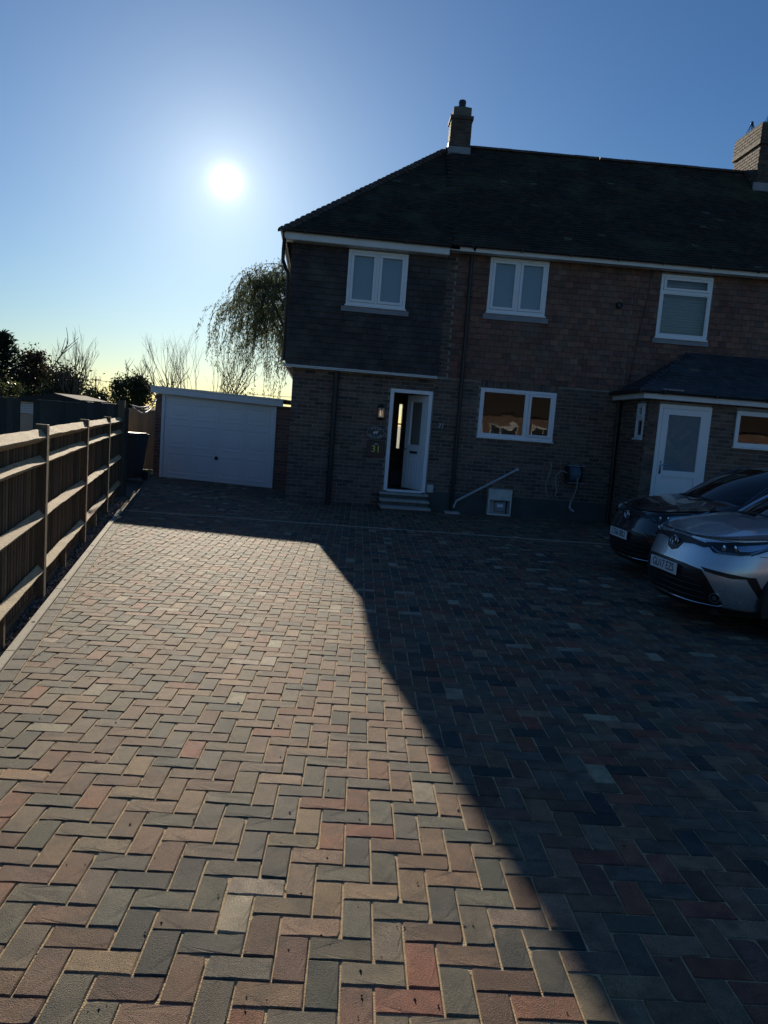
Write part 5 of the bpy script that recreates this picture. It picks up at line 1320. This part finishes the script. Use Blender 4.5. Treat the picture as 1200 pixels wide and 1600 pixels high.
# bare trees
def bare(name, label, base_px, top_py, Y, seed, n0, spread, r, depth=4, Lf=.42, lean=0.0):
    random.seed(seed); tp = at_depth(base_px, top_py, Y); t = thing(name, label, 'tree', frame(tp[0], Y, -.05)); mb = MB(); h = tp[2]
    mb.tube([(tp[0], Y, -.05), (tp[0], Y, h * .3)], [r, r * .8], 7)
    tr = mb.build('trunk', 'bare_bark', t); mb = MB()
    for k in range(n0):
        a = 2 * math.pi * k / n0 + random.random(); branchy(mb, (tp[0], Y, h * random.uniform(.16, .32)), (math.cos(a) * spread + lean, math.sin(a) * spread, 1), h * Lf, r * .55, depth, .38, .28, None, (2, 3), .62)
    mb.build('branches', 'bare_bark', t); return t
bare('bare_tree', 'leafless tree with upright twigs above the tall fence', 118, 528, 28, 5, 14, .38, .04, 3, .34)
bare('bare_tree', 'leafless spreading tree behind the left side of the garage', 308, 556, 25, 23, 16, 1.15, .032, 4, .46)
random.seed(99)
leafy('garden_shrub', 'low sunlit shrub behind the garage roof on its left', (270, 590), 70, 25, MG + BRN, 'leaf_willow', .05, 28, 45, base_frac=.0, cat='shrub')
leafy('garden_shrub', 'low golden shrub behind the garage roof under the willow', (372, 584), 90, 24.5, MG + [(.12, .10, .04)], 'leaf_willow', .05, 36, 50, base_frac=.0, cat='shrub')
# weeping willow behind the house
WY = 55.0; wt_ = at_depth(478, 418, WY); wl = thing('willow_tree', 'weeping tree with hanging leafy strands beside the house corner', 'tree', frame(wt_[0], WY, -.05))
mb = MB(); hW = wt_[2]; mb.tube([(wt_[0], WY, -.05), (wt_[0] - .2, WY, hW * .45)], [.34, .24], 9); WR = 4.7
for k in range(13):
    a = 2 * math.pi * k / 13; q = Vector((wt_[0] - .2, WY, hW * .42)); e = Vector((wt_[0] + .6 * WR * math.cos(a), WY + .6 * WR * math.sin(a), hW * random.uniform(.70, .92)))
    mb.tube([q, q.lerp(e, .5) + Vector((0, 0, .4)), e], [.13, .08, .03], 6, False)
mb.build('trunk', 'bark', wl)
mb = MB(); LP, LD = [], []
for k in range(88):
    a = random.uniform(0, 2 * math.pi); reach = WR * random.uniform(.45, 1.05) * (1.0 + .18 * math.sin(3 * a + 1)); z0 = hW * random.uniform(.62, .93)
    p = Vector((wt_[0] + .35 * reach * math.cos(a), WY + .35 * reach * math.sin(a), z0)); dv = Vector((math.cos(a), math.sin(a), random.uniform(.35, .9))).normalized(); limb = [p.copy()]
    for q in range(9):
        dv = (dv + Vector((random.gauss(0, .09), random.gauss(0, .09), -.17))).normalized(); p = p + dv * reach * .11; limb.append(p.copy())
        if p.z > hW * 1.0: dv.z -= .3
    mb.tube(limb, [.035 - .003 * i for i in range(10)], 4, False)
    for s_i in range(random.randint(13, 22)):
        q = limb[random.randint(2, 9)] + Vector((random.gauss(0, .16), random.gauss(0, .16), random.gauss(0, .1))); d2 = Vector((math.cos(a) * .6 + random.gauss(0, .3), math.sin(a) * .6 + random.gauss(0, .3), .15)).normalized()
        ln = random.choice([.9, 1.5, 2.3, 3.2, 4.2]) * random.uniform(.8, 1.2); st = max(6, int(ln * 5.5)); tw = [q.copy()]
        for u in range(st):
            d2 = (d2 + Vector((random.gauss(0, .07), random.gauss(0, .07), -.24))).normalized(); q = q + d2 * ln / st; tw.append(q.copy())
            if q.z < .9: break
            for _ in range(3): LP.append(tuple(q + Vector((random.gauss(0, .07), random.gauss(0, .07), random.gauss(0, .1))))); LD.append((d2.x * .5, d2.y * .5, -1))
        mb.tube(tw[::3] if len(tw) > 6 else tw, .008, 3, False)
mb.build('twigs', 'bare_bark', wl)
leaves_mesh('crown', 'leaf_willow', wl, LP, .122, [(.10, .125, .06), (.13, .145, .07), (.085, .10, .05), (.17, .17, .085)], .22, LD)

# distant pole and wire
pp = at_depth(150, 588, 75); up_ = thing('utility_pole', 'thin distant utility pole between the bare tree and round tree', 'pole', frame(pp[0], 75, -.05))
mb = MB(); mb.tube([(pp[0], 75, -.05), (pp[0], 75, pp[2])], [.07, .05], 7); mb.build('pole', 'bark', up_)
mb = MB(); mb.box(pp[0] - .5, pp[0] + .5, 74.96, 75.04, pp[2] - .35, pp[2] - .28); mb.build('crossarm', 'bark', up_)
mb = MB(); mb.tube([(pp[0] - 25, 75, pp[2] - .1), (pp[0], 75, pp[2] - .4), (pp[0] + 12, 75, pp[2] - .6), (pp[0] + 30, 75, pp[2] - .5)], .02, 4); mb.build('wire', 'black_plastic', up_)

# ------------------------------------------------------------------ houses across the road (seen in the window panes)
def opposite(x0, x1, label):
    T = frame((x0 + x1) / 2, -22, 0, 180); t = thing('house', label, 'house', T, 'houses across the road'); w = (x1 - x0) / 2
    b = MB(T); b.box(-w, w, 0, 8, -.1, 2.9); b.build('wall', 'opp_brick', t)
    b = MB(T); b.prism([(-.4, 2.9), (8.4, 2.9), (4, 6.3)], 'x', -w - .2, w + .2); b.build('roof', 'opp_roof', t)
    for (a, z0) in ((-w * .62, 1.0), (w * .5, 1.0), (-w * .25, 1.0)):
        b = MB(T); b.box(a - .8, a + .8, -.03, -.002, z0, z0 + 1.2); wd = b.build('window', 'upvc', t)
        b = MB(T); b.box(a - .7, a - .03, -.045, -.031, z0 + .1, z0 + 1.1); b.box(a + .03, a + .7, -.045, -.031, z0 + .1, z0 + 1.1); b.build('pane', 'sign_black', wd, root=t)
    b = MB(T); b.box(-.5, .5, -.03, -.002, 0, 2.1); b.build('door', 'white_paint', t)
    b = MB(T); b.box(w * .7, w * .7 + .8, 3.6, 4.4, 5.5, 7.2); b.build('chimney', 'opp_brick', t)
opposite(1.5, 16.5, 'red brick bungalow across the road facing the drive')
opposite(25.5, 38, 'second red brick bungalow across the road further right')

hd = thing('reflection_tree', 'unseen evergreen tree added between the two red brick houses to darken the porch glass reflection', 'tree', frame(20.3, -21, -.05))  # unseen tree added so the porch glass reflects dark foliage, not bright sky
mb = MB(); branchy(mb, (20.3, -21, -.05), (0, 0, 1), 2.4, .14, 3, .6, .15); mb.build('trunk', 'bark', hd)
leaves_mesh('crown', 'leaf_dark', hd, lumps((20.3, -21, 2.6), (3.8, 1.6, 2.4), 120, 60), .14, MG)
